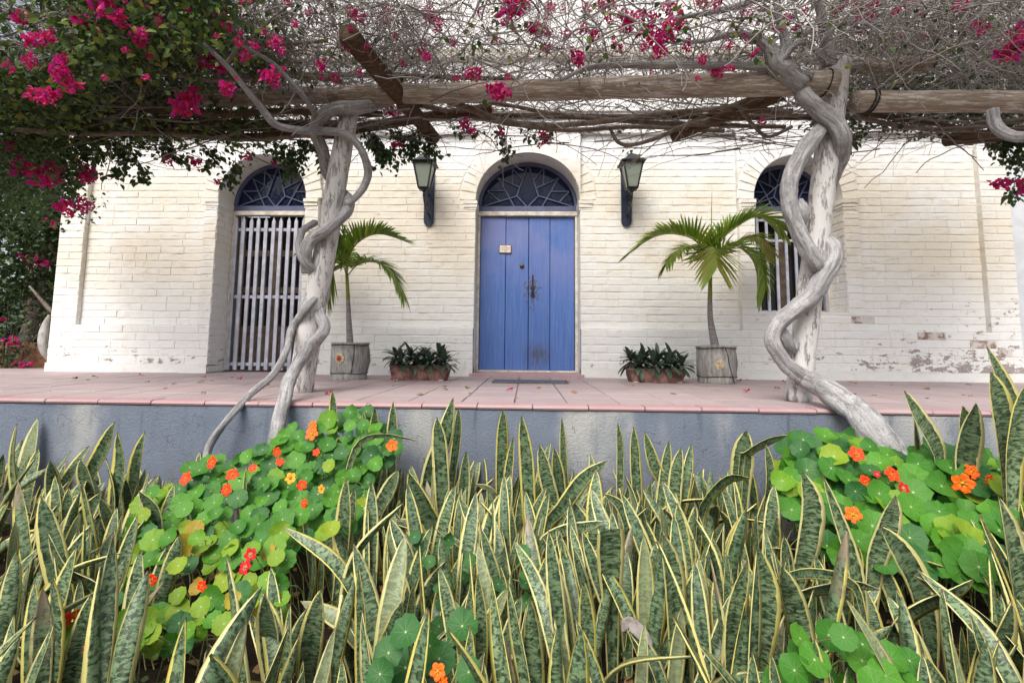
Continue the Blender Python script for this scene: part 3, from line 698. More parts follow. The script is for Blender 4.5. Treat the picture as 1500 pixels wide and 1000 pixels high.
# ------------------------------------------------------------------ wall lanterns
def lantern(bx, label):
    wy = YP if True else YW
    zb = P(620, 276, 6.67).z; zt = P(620, 238.5, 6.6).z; zf = P(620, 222, 6.67).z; zp0 = P(629, 331, 7.05).z; zp1 = P(629, 262, 7.05).z
    t = empty('wall_lantern', (bx, wy, zp0), label, 'wall lamp', 'iron lanterns beside the blue door')
    L = lambda z: z-zp0
    mb = MB(); n = 10; w_ = .075
    poly = [(w_*math.cos(math.pi+math.pi*i/n), w_+w_*math.sin(math.pi+math.pi*i/n)*1.0) for i in range(n+1)]
    poly += [(w_*math.cos(math.pi*i/n), L(zp1)+.08+w_*math.sin(math.pi*i/n)) for i in range(n+1)]
    mb.prism(poly, -.035, 0); mb.build('back_plate', flat_blue, t)
    cy = -.40; a1, a0 = .135, .068                       # half widths at top and bottom of the cage
    C4 = [(-1, -1), (1, -1), (1, 1), (-1, 1)]
    mb = MB()
    for sx, sy in C4:
        mb.tube([(sx*a0, cy+sy*a0, L(zb)), (sx*a1, cy+sy*a1, L(zt))], .015, 4)
    for k in range(4):
        p, q_ = C4[k], C4[(k+1) % 4]
        mb.tube([(p[0]*a0, cy+p[1]*a0, L(zb)), (q_[0]*a0, cy+q_[1]*a0, L(zb))],   .016, 4); mb.tube([(p[0]*a1, cy+p[1]*a1, L(zt)), (q_[0]*a1, cy+q_[1]*a1, L(zt))], .017, 4)
    mb.build('cage', MAT['iron'], t)
    for k in range(4):
        p, q_ = C4[k], C4[(k+1) % 4]; mb = MB(); s = .94
        v = [(p[0]*a0*s, cy+p[1]*a0*s, L(zb)), (q_[0]*a0*s, cy+q_[1]*a0*s, L(zb)), (q_[0]*a1*s, cy+q_[1]*a1*s, L(zt)), (p[0]*a1*s, cy+p[1]*a1*s, L(zt))]
        v += [(x*.97, cy+(y-cy)*.97, z) for x, y, z in v]
        mb.add(v, [(0, 1, 2, 3), (7, 6, 5, 4), (0, 4, 5, 1), (1, 5, 6, 2), (2, 6, 7, 3), (3, 7, 4, 0)]); mb.build('glass_pane', MAT['frost'], t)
    mb = MB(); prof = [(a1+.035, L(zt)+.002), (a1+.04, L(zt)+.016), (.125, L(zt)+.045), (.085, L(zt)+.085), (.066, L(zt)+.125), (.035, L(zt)+.150), (.0, L(zt)+.153)]
    V = []; 
    for r_, z in prof:
        for sx, sy in C4: V.append((sx*r_, cy+sy*r_, z))
    mb.add(V, [(i*4+k, i*4+(k+1) % 4, i*4+4+(k+1) % 4, i*4+4+k) for i in range(len(prof)-1) for k in range(4)]+[(3, 2, 1, 0)]); mb.build('roof', MAT['iron'], t)
    mb = MB(); z0 = L(zt)+.148; mb.tube([(0, cy, z0), (0, cy, z0+.018), (0, cy, z0+.03), (0, cy, z0+.045), (0, cy, z0+.062), (0, cy, z0+.066)], [.030, .022, .014, .024, .022, .004], 12); mb.build('finial', MAT['iron'], t, True)
    mb = MB(); z0 = L(zb); mb.tube([(0, cy, z0+.005), (0, cy, z0-.02), (0, cy, z0-.045), (0, cy, z0-.06)], [.085, .06, .028, .016], 10)
    mb.tube(spline([(0, cy, z0-.05), (0, cy-.03, z0-.09), (0, cy+.02, z0-.16), (0, cy+.10, z0-.22), (0, cy+.2, z0-.26), (0, cy+.30, z0-.29), (0, -.035, z0-.27)], 24), .012, 6)
    mb.tube(spline([(0, cy+.05, z0-.10), (0, cy+.11, z0-.02), (0, cy+.2, z0+.02), (0, cy+.32, z0+.0), (0, -.035, z0+.04)], 18), .010, 6)
    mb.tube([(0, cy+.20, z0-.235, )]+[(0, cy+.20+.05*math.sin(a), z0-.185-.05*math.cos(a)) for a in np.linspace(.3, 5.2, 12)], .008, 6)
    mb.tube([(0, cy-.035+.028*math.sin(a), z0-.05-.028*math.cos(a)) for a in np.linspace(0, 4.8, 10)], .007, 6)
    mb.build('bracket', MAT['iron'], t, True)
    return t
flat_blue = flatmat('blue black paint', (.012, .022, .045), .5, .4, .3, 20, .2)
lantern(P(629, 300, YP).x, 'black iron lantern on the wall left of the blue door, leaves touching its roof')
lantern(P(917, 300, YP).x, 'black iron lantern on the wall right of the blue door, clear of leaves')

# ------------------------------------------------------------------ log planters, palms, troughs
def log_planter(px, pyb, pw, pht, label, knot, seed):
    b = G(px, pyb, 0); r = pw/2*(b.y)/F_PX; cy = b.y+r; h = pht*b.y/F_PX; b = Vector((P(px, pyb, cy).x, b.y, 0)); r *= cy/b.y*.985
    t = empty('log_planter', (b.x, cy, 0), label, 'planter', 'log planters holding palms'); random.seed(seed)
    mb = MB(); n = 40; V = []; U = []
    zs = [0, .015, h*.16, h*.18, h*.2, h*.5, h*.8, h*.955, h*.96, h]
    for i, z in enumerate(zs):
        for q in range(n):
            th = 2*math.pi*q/n; rr = r*(.97 if i in (0, 3) else 1)*(1+.03*noise.noise(Vector((math.cos(th)*2+seed, math.sin(th)*2, z*3))))+(.012 if i >= 8 else 0)+(-.006 if z < h*.17 else 0)
            rr += .05*math.exp(-((th-(0.05 if seed == 1 else 0.0)))**2*14-((z/h-.6)*4.5)**2)
            V.append((rr*math.cos(th), rr*math.sin(th), z))
    k = len(zs)
    Fc = [(i*n+q, i*n+(q+1) % n, (i+1)*n+(q+1) % n, (i+1)*n+q) for i in range(k-1) for q in range(n)]
    # inner rim and soil
    b0 = len(V)
    for (s_, z) in ((.86, h), (.84, h-.06)):
        for q in range(n):
            th = 2*math.pi*q/n; V.append((r*s_*math.cos(th), r*s_*math.sin(th), z))
    Fc += [((k-1)*n+q, (k-1)*n+(q+1) % n, b0+(q+1) % n, b0+q) for q in range(n)]+[(b0+q, b0+(q+1) % n, b0+n+(q+1) % n, b0+n+q) for q in range(n)]
    mb.add(V, Fc); mb.build('log_shell', MAT['stump'], t, True)
    mb = MB(); mb.add([(r*.86*math.cos(2*math.pi*q/n), r*.86*math.sin(2*math.pi*q/n), h-.03) for q in range(n)], [tuple(range(n))]); mb.build('potting_soil', MAT['soil'], t)
    # knots, crack and the wire hoops
    kt = -math.pi/2-(.18 if knot == 'knot_red' else .22)
    c = Vector((r*math.cos(kt), r*math.sin(kt), h*.58 if knot == 'knot_red' else h*.52)); nn = Vector((math.cos(kt), math.sin(kt), 0)); sd_ = Vector((-nn.y, nn.x, 0))
    for rad, d_, m_, nm in ((.062, .020, 'knot_pale', 'knot_ring'), (.040, .027, knot, 'knot')):
        mb = MB(); V = [c+nn*d_]; 
        for ring, dd in ((.6, d_), (1., d_-.012)):
            for q in range(18):
                a = 2*math.pi*q/18; rr = rad*ring*(1+.04*math.sin(a*3+1)); V.append(c+nn*dd+sd_*rr*math.cos(a)+Vector((0, 0, rr*math.sin(a)*1.1)))
        mb.add(V, [(0, 1+q, 1+(q+1) % 18) for q in range(18)]+[(1+q, 19+q, 19+(q+1) % 18, 1+(q+1) % 18) for q in range(18)]); mb.build(nm, MAT[m_], t, True)
    mb = MB(); pts = []
    if seed == 1: line = [(.55, .98), (.56, .7), (.50, .4), (.46, .2), (.44, .17)]
    else: line = [(.10, .93), (.22, .75), (.30, .5), (.45, .25), (.62, .02)]
    for u, v in line:
        th = -math.pi/2+u; pts.append(((r+.003)*math.cos(th), (r+.003)*math.sin(th), v*h))
    mb.tube(spline(pts, 16), [.003+.003*random.random() for _ in range(16)], 5)
    mb.build('crack', MAT['crack'], t)
    for z in (h*.175, h*.93):
        mb = MB(); mb.tube([((r+.004)*math.cos(a), (r+.004)*math.sin(a), z+.006*math.sin(a*3)) for a in np.linspace(0, 2*math.pi, 33)], .0045, 5); mb.build('wire_hoop', MAT['rust'], t)
    return Vector((b.x, cy, 0)), h, r
pL, hL, rL = log_planter(511, 557, 53, 55, 'grey log planter with a round red knot, holding the left palm', 'knot_red', 1)
pR, hR, rR = log_planter(1050, 562, 54, 54, 'grey log planter split by a long slanting crack, holding the right palm', 'knot_pale', 2)
random.seed(5)
def frond(parent, org, ctrl, ll, lift0=.7, lift1=-.5, side=None, dens=.015, hang=.25, lo=.14, yel=.0):
    """ctrl: world points of the midrib; leaflets feather both sides"""
    P3 = spline(ctrl, 40); mb = MB()
    mb.tube([Vector(p)-org for p in P3], [.009*(1-.8*i/39) for i in range(40)], 6, mi=1)
    L = [0]
    for i in range(39): L.append(L[-1]+np.linalg.norm(P3[i+1]-P3[i]))
    s = lo*L[-1]; rr = random.random
    while s < L[-1]:
        i = min(int(np.searchsorted(L, s)), 38); f = s/L[-1]
        p = Vector(P3[i]); t = (Vector(P3[min(i+1, 39)])-Vector(P3[max(i-1, 0)])).normalized()
        sd0 = side if side else Vector((0, 1, 0)); sv = (sd0-t*sd0.dot(t)).normalized(); up = sv.cross(t);
        if up.z < 0: up = -up
        for sg in (-1, 1):
            ln = ll*(.55+.6*math.sin(math.pi*min(1, f*.75+.18)))*(.85+.25*rr()); la = lift0*(1-f)+lift1*f+.18*(rr()-.5)
            d = (sv*sg*math.cos(la)+up*math.sin(la)+t*(.45+.9*f)).normalized()
            wd = .0175*(.75+.4*rr()); e = d.cross(t).normalized(); u = min(1, max(0, rr()*.8+yel+.15*f)); pts = []; V = []
            g_ = hang*(.5+rr())
            for q, (s_, ww) in enumerate(((0, .35), (.25, 1), (.6, .85), (.85, .45), (1, .03))):
                c = p+d*ln*s_+Vector((0, 0, -g_*ln*s_*s_)); wv = (d.cross(e)).normalized() if False else t.cross(d).cross(d).normalized()
                V += [c-wv*wd*ww, c+e*wd*.35*ww, c+wv*wd*ww]
            mb.add([v-org for v in V], [(a_*3+b_, a_*3+b_+1, a_*3+b_+4, a_*3+b_+3) for a_ in range(4) for b_ in range(2)], [(u, .5)]*15)
        s += dens*(.8+.4*rr())
    mb.build('frond', [MAT['palm'], MAT['palm_stalk']], parent)
def palm(base, h, trunk_px, label, fr, spear=None):
    Y = base.y; t = empty('palm', (base.x, base.y, h-.05), label, 'palm', 'young palms in log planters'); org = Vector((base.x, base.y, h-.05))
    pts = [Vector((base.x, base.y, h-.05))]+[P(x, y, Y) for x, y, r in trunk_px[1:]]
    mb = MB(); sp = spline(pts, 26); rs = np.interp(np.linspace(0, 1, 26), np.linspace(0, 1, len(trunk_px)), [q[2] for q in trunk_px])
    rs = [r_*(1+.04*(i % 3 == 0)) for i, r_ in enumerate(rs)]
    kk = 18; mb.tube([Vector(p)-org for p in sp[:kk]], rs[:kk], 14); mb.build('trunk', MAT['palm_trunk'], t, True)
    mb = MB(); mb.tube([Vector(p)-org for p in sp[kk-1:]], [r_*1.02 for r_ in rs[kk-1:]], 12); mb.build('crown_shaft', MAT['palm_stalk'], t, True)
    top = Vector(sp[-1])
    for f in fr:
        ctrl = [top-Vector((0, 0, .05))]+[P(x, y, Y+dy) for x, y, dy in f['p']]; frond(t, org, ctrl, f.get('l', .3), f.get('a', .7), f.get('b', -.6), f.get('s'), f.get('d', .015), f.get('h', .25), f.get('lo', .14), f.get('y', 0))
    if spear:
        mb = MB(); mb.tube([top-org]+[P(x, y, Y)-org for x, y in spear], [.010, .008, .002], 6); mb.build('spear', MAT['palm_stalk'], t)
palm(pL, hL, [(513, 502, .046), (511, 470, .034), (510, 440, .026), (508, 400, .020)], 'small potted palm between the left trunk and the left lantern',
     [dict(p=[(514, 370, -.1), (532, 350, -.2), (556, 343, -.25), (586, 350, -.3)], l=.33, a=1.15, b=.15, h=.1),
      dict(p=[(524, 388, -.2), (548, 384, -.4), (572, 396, -.5), (592, 428, -.55)], l=.30, a=.9, b=-.3, h=.35),
      dict(p=[(500, 380, -.2), (490, 386, -.3), (484, 406, -.4), (480, 440, -.45)], l=.27, a=.5, b=-.2, h=.3, y=.05),
      dict(p=[(503, 372, .2), (488, 355, .3), (470, 350, .35), (450, 365, .4)], l=.3, a=.9, b=.1, h=.15),
      dict(p=[(508, 370, -.1), (505, 352, -.2), (498, 345, -.4), (488, 352, -.6)], l=.26, a=.8, b=0, h=.15, y=-.1)])
palm(pR, hR, [(1042, 508, .055), (1041, 470, .036), (1040, 440, .030), (1041, 385, .020)], 'small potted palm beside the right window, one frond crossing the bars',
     [dict(p=[(1022, 356, -.1), (995, 344, -.15), (962, 346, -.2), (924, 368, -.25)], l=.34, a=1.2, b=-.1, h=.15, y=.15),
      dict(p=[(1054, 356, -.1), (1080, 332, -.15), (1112, 318, -.2), (1150, 338, -.25)], l=.34, a=1.2, b=-.2, h=.15),
      dict(p=[(1062, 362, -.2), (1092, 366, -.3), (1112, 388, -.35), (1122, 422, -.4)], l=.33, a=.8, b=-.5, h=.35),
      dict(p=[(1040, 366, -.25), (1044, 362, -.45), (1048, 372, -.62), (1051, 392, -.75)], l=.40, a=-.15, b=-.5, s=Vector((1, 0, 0)), h=.2, y=.28, d=.02),
      dict(p=[(1022, 368, -.2), (1008, 362, -.35), (992, 368, -.5), (975, 385, -.6)], l=.28, a=.7, b=-.4, h=.3, y=.25),
      dict(p=[(1066, 366, .1), (1085, 352, .2), (1110, 348, .25), (1135, 372, .3)], l=.26, a=.6, b=-.3, h=.3, y=.35)],
     [(1042, 330), (1043, 276)])
# troughs of oyster plants
def oleaf(L_, W_, bend):
    mb = MB(); V = []; U = []; K = 6
    for i in range(K+1):
        t = i/K; wd = W_*math.sin(math.pi*min(1, .12+.88*t))**.7*(1 if t < 1 else 0)+.0008
        x = L_*(t-bend*.25*t*t); z = L_*(.45*t-bend*t*t*.75)
        for s_, zz in ((-1, .25*wd), (0, 0), (1, .25*wd)): V.append((x, s_*wd, z+zz)); U.append((0, t))
    mb.add(V, [(i*3+b, i*3+b+1, i*3+b+4, i*3+b+3) for i in range(K) for b in range(2)])
    return mb
oms = []
for i in range(8):
    m_ = oleaf(random.uniform(.19, .26), random.uniform(.019, .026), random.uniform(.2, .8)); u = random.random(); m_.uv = [(u, .5)]*m_.n; oms.append(m_.mesh('leaf', MAT['oyster'], True))
def trough(pl_, pr_, pyb, ph, label, plab, seed, nleaf):
    random.seed(seed); a = G(pl_, pyb, 0); b = G(pr_, pyb, 0); ay_ = a.y; a = Vector((P(pl_, pyb, ay_+.16).x, ay_, 0)); b = Vector((P(pr_, pyb, ay_+.16).x, ay_, 0)); cx = (a.x+b.x)/2; w_ = (b.x-a.x)/2; h = ph*a.y/F_PX; d = .16
    t = empty('terracotta_trough', (cx, a.y+d, 0), label, 'planter', 'terracotta troughs by the door')
    mb = MB(); n = 36; V = []; prof = [(1.0, .0, .92), (1.0, .03, .95), (1.0, h*.5, 1.0), (1, h*.86, 1.0), (1, h*.88, 1.04), (1, h, 1.04), (1, h, .93), (1, h-.05, .92)]
    for _, z, s_ in prof:
        for q in range(n):
            th = 2*math.pi*q/n; ct, st = math.cos(th), math.sin(th); e = .35
            V.append((w_*s_*math.copysign(abs(ct)**e, ct), d*s_*math.copysign(abs(st)**e, st)*(1+.02*math.sin(th*9)), z))
    k = len(prof); mb.add(V, [(i*n+q, i*n+(q+1) % n, (i+1)*n+(q+1) % n, (i+1)*n+q) for i in range(k-1) for q in range(n)]+[tuple((k-1)*n+q for q in range(n))])
    mb.build('trough_shell', MAT['terracotta'], t, True)
    mb = MB(); mb.bevbox((-w_*.86, -d*.9, -.0), (w_*.86, d*.9, .012)); mb.build('foot', MAT['whitewood'], t)
    for i in range(8):
        x = cx-w_*.88+2*w_*.88*i/7; pt = empty('oyster_plant', (x, a.y+d-(.11 if i % 2 else 0)+random.uniform(-.03, .03), h+(.015 if i % 2 else .07)), plab, 'plant', plab)
        for q in range(nleaf):
            o = link('leaf', oms[random.randrange(8)], pt); lay_ = q/nleaf
            o.rotation_euler = Matrix.Rotation(q*2.4+random.uniform(-.3, .3), 3, 'Z').to_euler() if False else (0, 0, 0)
            R_ = Matrix.Rotation(q*2.4+random.uniform(-.3, .3), 4, 'Z') @ Matrix.Rotation(1.0-1.85*lay_+random.uniform(-.2, .2), 4, 'Y')
            o.rotation_euler = R_.to_euler(); s_ = random.uniform(.88, 1.22); o.scale = (s_, s_, s_); o.location = (0, 0, .05*lay_)
trough(574, 658, 557, 22, 'stained terracotta trough left of the blue door under purplish oyster plants', 'purple tinged oyster plant in the trough left of the door', 3, 30)
trough(919, 1000, 560, 20, 'terracotta trough right of the blue door almost hidden by oyster plants', 'green oyster plant in the trough right of the door', 4, 34)

# ------------------------------------------------------------------ pergola of rough poles
bl_, br_ = G(438, 574, 0), G(1168, 587, 0); YLp, YRp = bl_.y, br_.y
perg = empty('pergola', (0, 0, 0), 'rustic pergola of rough grey poles on two whitewashed leaning posts', 'pergola')
def pole(name, a, b, r0, r1, mat, n=26, sag=0., wob=.012, parent=perg, sides=16):
    a = Vector(a); b = Vector(b); pts = []; rs = []
    for i in range(n):
        t = i/(n-1); p = a.lerp(b, t); p += Vector((noise.noise(p*1.1+Vector((3, 0, 0))), noise.noise(p*1.1+Vector((0, 7, 0))), noise.noise(p*1.1)))*wob*(1 if 0 < i < n-1 else .3); p.z -= sag*math.sin(math.pi*t)
        pts.append(p); rs.append((r0*(1-t)+r1*t)*(1+.05*noise.noise(p*3)))
    mb = MB(); mb.tube(pts, rs, sides, rough=.07); return mb.build(name, mat, parent, True)
pole('post', bl_+Vector((0, 0, -.01)), P(513, 158, YLp), .118, .088, MAT['post'], 40)
pole('post', br_+Vector((0, 0, -.01)), P(1229, 90, YRp), .104, .10, MAT['post'], 40)
yb = (YLp+YRp)/2
pole('beam', P(500, 140, YLp-.02), P(1222, 121, YRp-.12), .088, .108, MAT['beam'], 50, -.0)
pole('beam', P(118, 148, YLp+.25), P(516, 139, YLp+.16), .085, .085, MAT['beam'], 30)
pole('beam', P(1252, 149, YRp+.02), P(1680, 148, YRp+.0), .095, .098, MAT['beam'], 30)
pole('beam', P(1205, 97, YRp+.12), P(1362, 92, YRp+.05), .072, .070, MAT['beam'], 14)
mb = MB(); e = P(1362, 92, YRp+.05); mb.tube([e+Vector((-.006, 0, 0)), e+Vector((.012, 0, .01))], [.066, .05], 14); mb.build('sawn_end', MAT['saw'], perg, True)
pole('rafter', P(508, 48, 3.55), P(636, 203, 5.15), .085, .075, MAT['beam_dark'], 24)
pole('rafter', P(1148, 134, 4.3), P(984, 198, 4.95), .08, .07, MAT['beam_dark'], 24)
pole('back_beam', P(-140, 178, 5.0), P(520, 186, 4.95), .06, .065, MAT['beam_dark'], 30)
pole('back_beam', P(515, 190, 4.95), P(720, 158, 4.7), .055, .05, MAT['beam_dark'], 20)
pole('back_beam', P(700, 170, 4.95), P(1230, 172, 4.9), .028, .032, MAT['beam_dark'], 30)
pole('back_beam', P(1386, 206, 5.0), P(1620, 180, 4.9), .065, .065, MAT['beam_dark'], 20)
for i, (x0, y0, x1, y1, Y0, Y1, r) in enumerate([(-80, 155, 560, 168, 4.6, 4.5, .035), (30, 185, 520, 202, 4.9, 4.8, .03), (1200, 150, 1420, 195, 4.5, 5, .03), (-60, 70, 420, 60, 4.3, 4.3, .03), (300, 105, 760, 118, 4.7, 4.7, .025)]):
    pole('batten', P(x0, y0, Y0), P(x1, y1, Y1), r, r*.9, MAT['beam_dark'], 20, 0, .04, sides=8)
for (x, y, Y, r, ax) in ((545, 139, YLp-.02, .094, 0), (1208, 122, YRp-.11, .113, 0), (1272, 149, YRp+.02, .104, 0), (1277, 149, YRp+.02, .103, 0)):
    c = P(x, y, Y); mb = MB(); mb.tube([c+Vector((.02*math.sin(a), r*math.cos(a), r*math.sin(a))) for a in np.linspace(0, 2*math.pi, 25)], .008, 6); mb.build('wire_tie', MAT['rust'], perg)

# ------------------------------------------------------------------ climbing bougainvilleas
vineL = empty('bougainvillea', (P(400, 670, 3.5).x, 3.5, ZB), 'bougainvillea twining round the left post, its crown thick with green leaves and magenta flowers', 'climbing plant')
vineR = empty('bougainvillea', (P(1290, 668, 3.4).x, 3.4, ZB), 'bougainvillea with thick twisted grey stems round the right post and a mostly bare twiggy crown', 'climbing plant')
def stem(par, pts, mat='vine', name='stem', n=None, sides=24, rough=.26):
    """pts: (px, py, Y, width in picture points)"""
    C_ = [(*P(x, y, Y), w_/2*.87*Y/F_PX) for x, y, Y, w_ in pts]; n = n or len(pts)*7; S = spline(C_, n)
    mb = MB(); mb.tube([Vector(s[:3])-par.location for s in S], [max(.003, s[3])*(1+.07*math.sin(i*1.7)*noise.noise(Vector(s[:3])*5)) for i, s in enumerate(S)], sides, rough=rough)
    return mb.build(name, MAT[mat], par, True)
F_, B_ = YLp-.15, YLp+.16
stem(vineL, [(398, 700, 3.5, 26), (402, 660, 3.5, 24), (411, 608, 3.55, 22), (427, 552, 3.8, 21), (450, 512, F_, 20), (475, 482, F_, 19), (466, 455, YLp-.02, 19), (476, 430, B_, 18), (468, 402, YLp, 15), (447, 385, F_, 14), (439, 360, F_+.02, 13), (444, 338, YLp, 12), (462, 326, B_, 11)])
stem(vineL, [(452, 398, YLp-.05, 20), (447, 370, F_, 20), (458, 349, F_, 20), (482, 334, F_-.02, 20), (504, 314, F_, 19), (512, 296, YLp, 18), (500, 280, B_, 17), (482, 255, B_, 19), (473, 223, YLp+.02, 21), (463, 196, F_+.05, 22), (468, 174, F_, 23), (492, 160, F_, 23), (525, 157, F_, 22), (555, 152, YLp+.05, 19), (585, 142, YLp+.2, 12)])
stem(vineL, [(507, 300, F_, 11), (523, 287, YLp, 12), (534, 271, YLp+.02, 13), (539, 250, YLp, 13), (531, 222, F_+.03, 13), (514, 201, F_, 13), (497, 194, F_-.02, 13), (468, 192, F_-.03, 14), (432, 190, 3.95, 13), (404, 182, 3.85, 13), (384, 160, 3.75, 12), (358, 128, 3.6, 10), (330, 95, 3.5, 9), (285, 55, 3.45, 7), (230, 30, 3.45, 6), (150, 10, 3.5, 4)])
stem(vineL, [(300, 680, 3.45, 15), (308, 650, 3.5, 13), (335, 612, 3.55, 12), (368, 576, 3.75, 11), (400, 548, 3.9, 11), (420, 512, 4.0, 11), (428, 480, YLp-.1, 12), (450, 450, F_, 13), (470, 430, YLp, 10)])
stem(vineL, [(462, 170, F_, 10), (450, 148, 3.95, 9), (425, 118, 3.8, 8), (395, 90, 3.7, 7), (340, 60, 3.6, 6)])
F2, B2 = YRp-.17, YRp+.17
stem(vineR, [(1310, 690, 3.40, 66), (1296, 655, 3.42, 56), (1273, 626, 3.46, 48), (1248, 599, 3.55, 41), (1216, 573, 3.7, 34), (1183, 556, F2+.0, 28), (1157, 537, F2, 25), (1138, 513, F2, 24), (1131, 494, F2, 25), (1140, 474, F2, 27), (1163, 455, F2, 28), (1184, 437, F2, 29), (1203, 410, F2, 29), (1217, 388, F2+.03, 29), (1219, 366, F2+.08, 27), (1206, 352, YRp, 24), (1190, 345, B2, 22)], n=110)
stem(vineR, [(1141, 488, F2+.07, 26), (1151, 502, F2+.08, 26), (1158, 512, F2+.12, 20), (1166, 500, YRp-.02, 16)], n=20)
stem(vineR, [(1208, 404, YRp-.02, 24), (1194, 385, F2, 25), (1176, 352, F2, 25), (1163, 322, F2, 25), (1156, 290, F2, 25), (1156, 264, F2, 27), (1166, 240, F2, 27), (1183, 213, F2, 27), (1200, 192, F2+.06, 26), (1215, 176, YRp, 22), (1225, 160, B2, 20)], n=80)
stem(vineR, [(1166, 335, YRp-.05, 22), (1174, 310, F2+.05, 24), (1168, 296, F2+.08, 20)], n=14)
stem(vineR, [(1168, 118, YRp, 20), (1178, 140, F2, 26), (1200, 160, F2-.02, 27), (1222, 178, F2-.02, 27), (1234, 202, F2, 26), (1231, 228, YRp-.05, 25), (1224, 250, YRp+.05, 22), (1212, 285, B2, 20), (1203, 340, B2, 18), (1205, 400, B2, 18), (1196, 440, B2, 14)], n=70)
for p in ([(1175, 125, 4.05, 30), (1140, 98, 4.0, 34), (1126, 72, 3.95, 22), (1104, 54, 3.9, 15), (1070, 50, 3.8, 10), (1020, 62, 3.9, 6), (960, 50, 4, 4)], [(1142, 96, 4.0, 24), (1150, 66, 3.95, 16), (1142, 30, 3.9, 13), (1134, -20, 3.8, 12)],
          [(1216, 96, 4.05, 22), (1212, 60, 4., 18), (1203, 25, 3.9, 15), (1195, -20, 3.8, 13)], [(985, 28, 3.7, 6), (1040, 18, 3.75, 10), (1090, 6, 3.8, 12), (1140, -14, 3.8, 12)],
          [(1145, 90, 3.95, 10), (1170, 62, 3.9, 10), (1190, 70, 3.95, 9), (1206, 88, 4., 8)], [(820, 118, 4.0, 6), (870, 98, 4.0, 9), (950, 96, 4.02, 12), (1050, 96, 4.0, 12), (1130, 100, 4.02, 13), (1190, 112, 4.0, 12)],
          [(1454, 160, 4.0, 16), (1458, 182, 4.0, 17), (1474, 196, 3.95, 17), (1500, 200, 3.9, 17), (1540, 190, 3.9, 16)]):
    stem(vineR, p)
for p in ([(648, 146, 4.4, 9), (690, 160, 4.5, 12), (735, 178, 4.6, 12), (800, 184, 4.6, 11), (870, 180, 4.6, 9), (960, 168, 4.6, 9), (1060, 160, 4.6, 10), (1160, 165, 4.5, 12)],
          [(600, 150, 4.6, 8), (700, 172, 4.8, 10), (820, 190, 4.8, 9), (930, 186, 4.8, 8), (1060, 192, 4.9, 7)], [(720, 150, 4.5, 6), (850, 172, 4.6, 8), (1000, 182, 4.7, 8), (1150, 186, 4.7, 7)],
          [(893, 188, 4.7, 5), (905, 208, 4.7, 7), (925, 212, 4.7, 7), (960, 203, 4.6, 7), (1000, 185, 4.6, 8), (1040, 175, 4.5, 8)], [(1078, 150, 4.4, 7), (1100, 180, 4.6, 6), (1125, 200, 4.7, 6), (1160, 186, 4.7, 6)],
          [(1250, 170, 4.5, 8), (1320, 185, 4.7, 8), (1400, 190, 4.8, 9), (1500, 175, 4.6, 9)]):
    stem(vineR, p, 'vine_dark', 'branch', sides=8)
for p in ([(20, 190, 4.5, 8), (120, 196, 4.6, 9), (240, 196, 4.7, 8), (360, 205, 4.8, 7), (470, 196, 4.6, 9)], [(150, 100, 3.9, 6), (260, 110, 4.0, 8), (330, 118, 4.1, 9), (420, 112, 4.2, 8), (500, 118, 4.2, 8)],
          [(330, 95, 3.5, 6), (350, 70, 3.5, 7), (385, 40, 3.5, 6), (420, 10, 3.4, 5)], [(120, 60, 3.6, 6), (220, 74, 3.6, 8), (300, 60, 3.6, 8), (380, 66, 3.7, 7), (480, 60, 3.7, 6)]):
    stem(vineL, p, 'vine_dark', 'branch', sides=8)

def canopy_pts(n, box):
    (x0, x1), (y0, y1), (z0, z1) = box; return np.stack([rng.uniform(x0, x1, n), rng.uniform(y0, y1, n), rng.uniform(z0, z1, n)], 1)
M3 = np.array([_R, _F, _U])
def topx(A):
    d = (np.asarray(A)-np.array(CAM)) @ M3.T; return CX+F_PX*d[:, 0]/d[:, 1], CY-F_PX*d[:, 2]/d[:, 1]
def twigs(par, name, S, dirs, steps, step, rad, wig, mat, uvr=(0, 1), droop=0., sides=3):
    """vectorised wandering twigs; S starts, dirs directions"""
    n = len(S); p = S.copy(); d = dirs/np.linalg.norm(dirs, axis=1, keepdims=True); pts = [p.copy()]
    for k in range(steps):
        d = d+rng.normal(0, wig, (n, 3)); d[:, 2] -= droop; d /= np.linalg.norm(d, axis=1, keepdims=True); p = p+d*step[:, None]; pts.append(p.copy())
    A = np.stack(pts, 1); T = np.gradient(A, axis=1); T /= np.linalg.norm(T, axis=2, keepdims=True)+1e-9
    ref = np.array([.3, .5, .81]); a = np.cross(T, ref); a /= np.linalg.norm(a, axis=2, keepdims=True)+1e-9; b = np.cross(T, a)
    k = steps+1; th = 2*np.pi*np.arange(sides)/sides; r = rad[:, None]*np.linspace(1, .45, k)[None]
    V = A[:, :, None]+(a[:, :, None]*np.cos(th)[None, None, :, None]+b[:, :, None]*np.sin(th)[None, None, :, None])*r[:, :, None, None]
    idx = np.arange(n*k*sides).reshape(n, k, sides); nx_ = np.roll(idx, -1, axis=2)
    Fq = np.stack([idx[:, :-1], nx_[:, :-1], nx_[:, 1:], idx[:, 1:]], -1).reshape(-1, 4)
    u = np.repeat(rng.uniform(*uvr, n), k*sides); uv = np.stack([u, u*0], 1)
    return tag(np_mesh(name, V.reshape(-1, 3)-np.array(par.location), Fq, uv, mat, par), kind='stuff'), A
def horiz(n, up=.15):
    th = rng.uniform(0, 2*np.pi, n); return np.stack([np.cos(th), np.sin(th)*.8, rng.normal(up, .35, n)], 1)
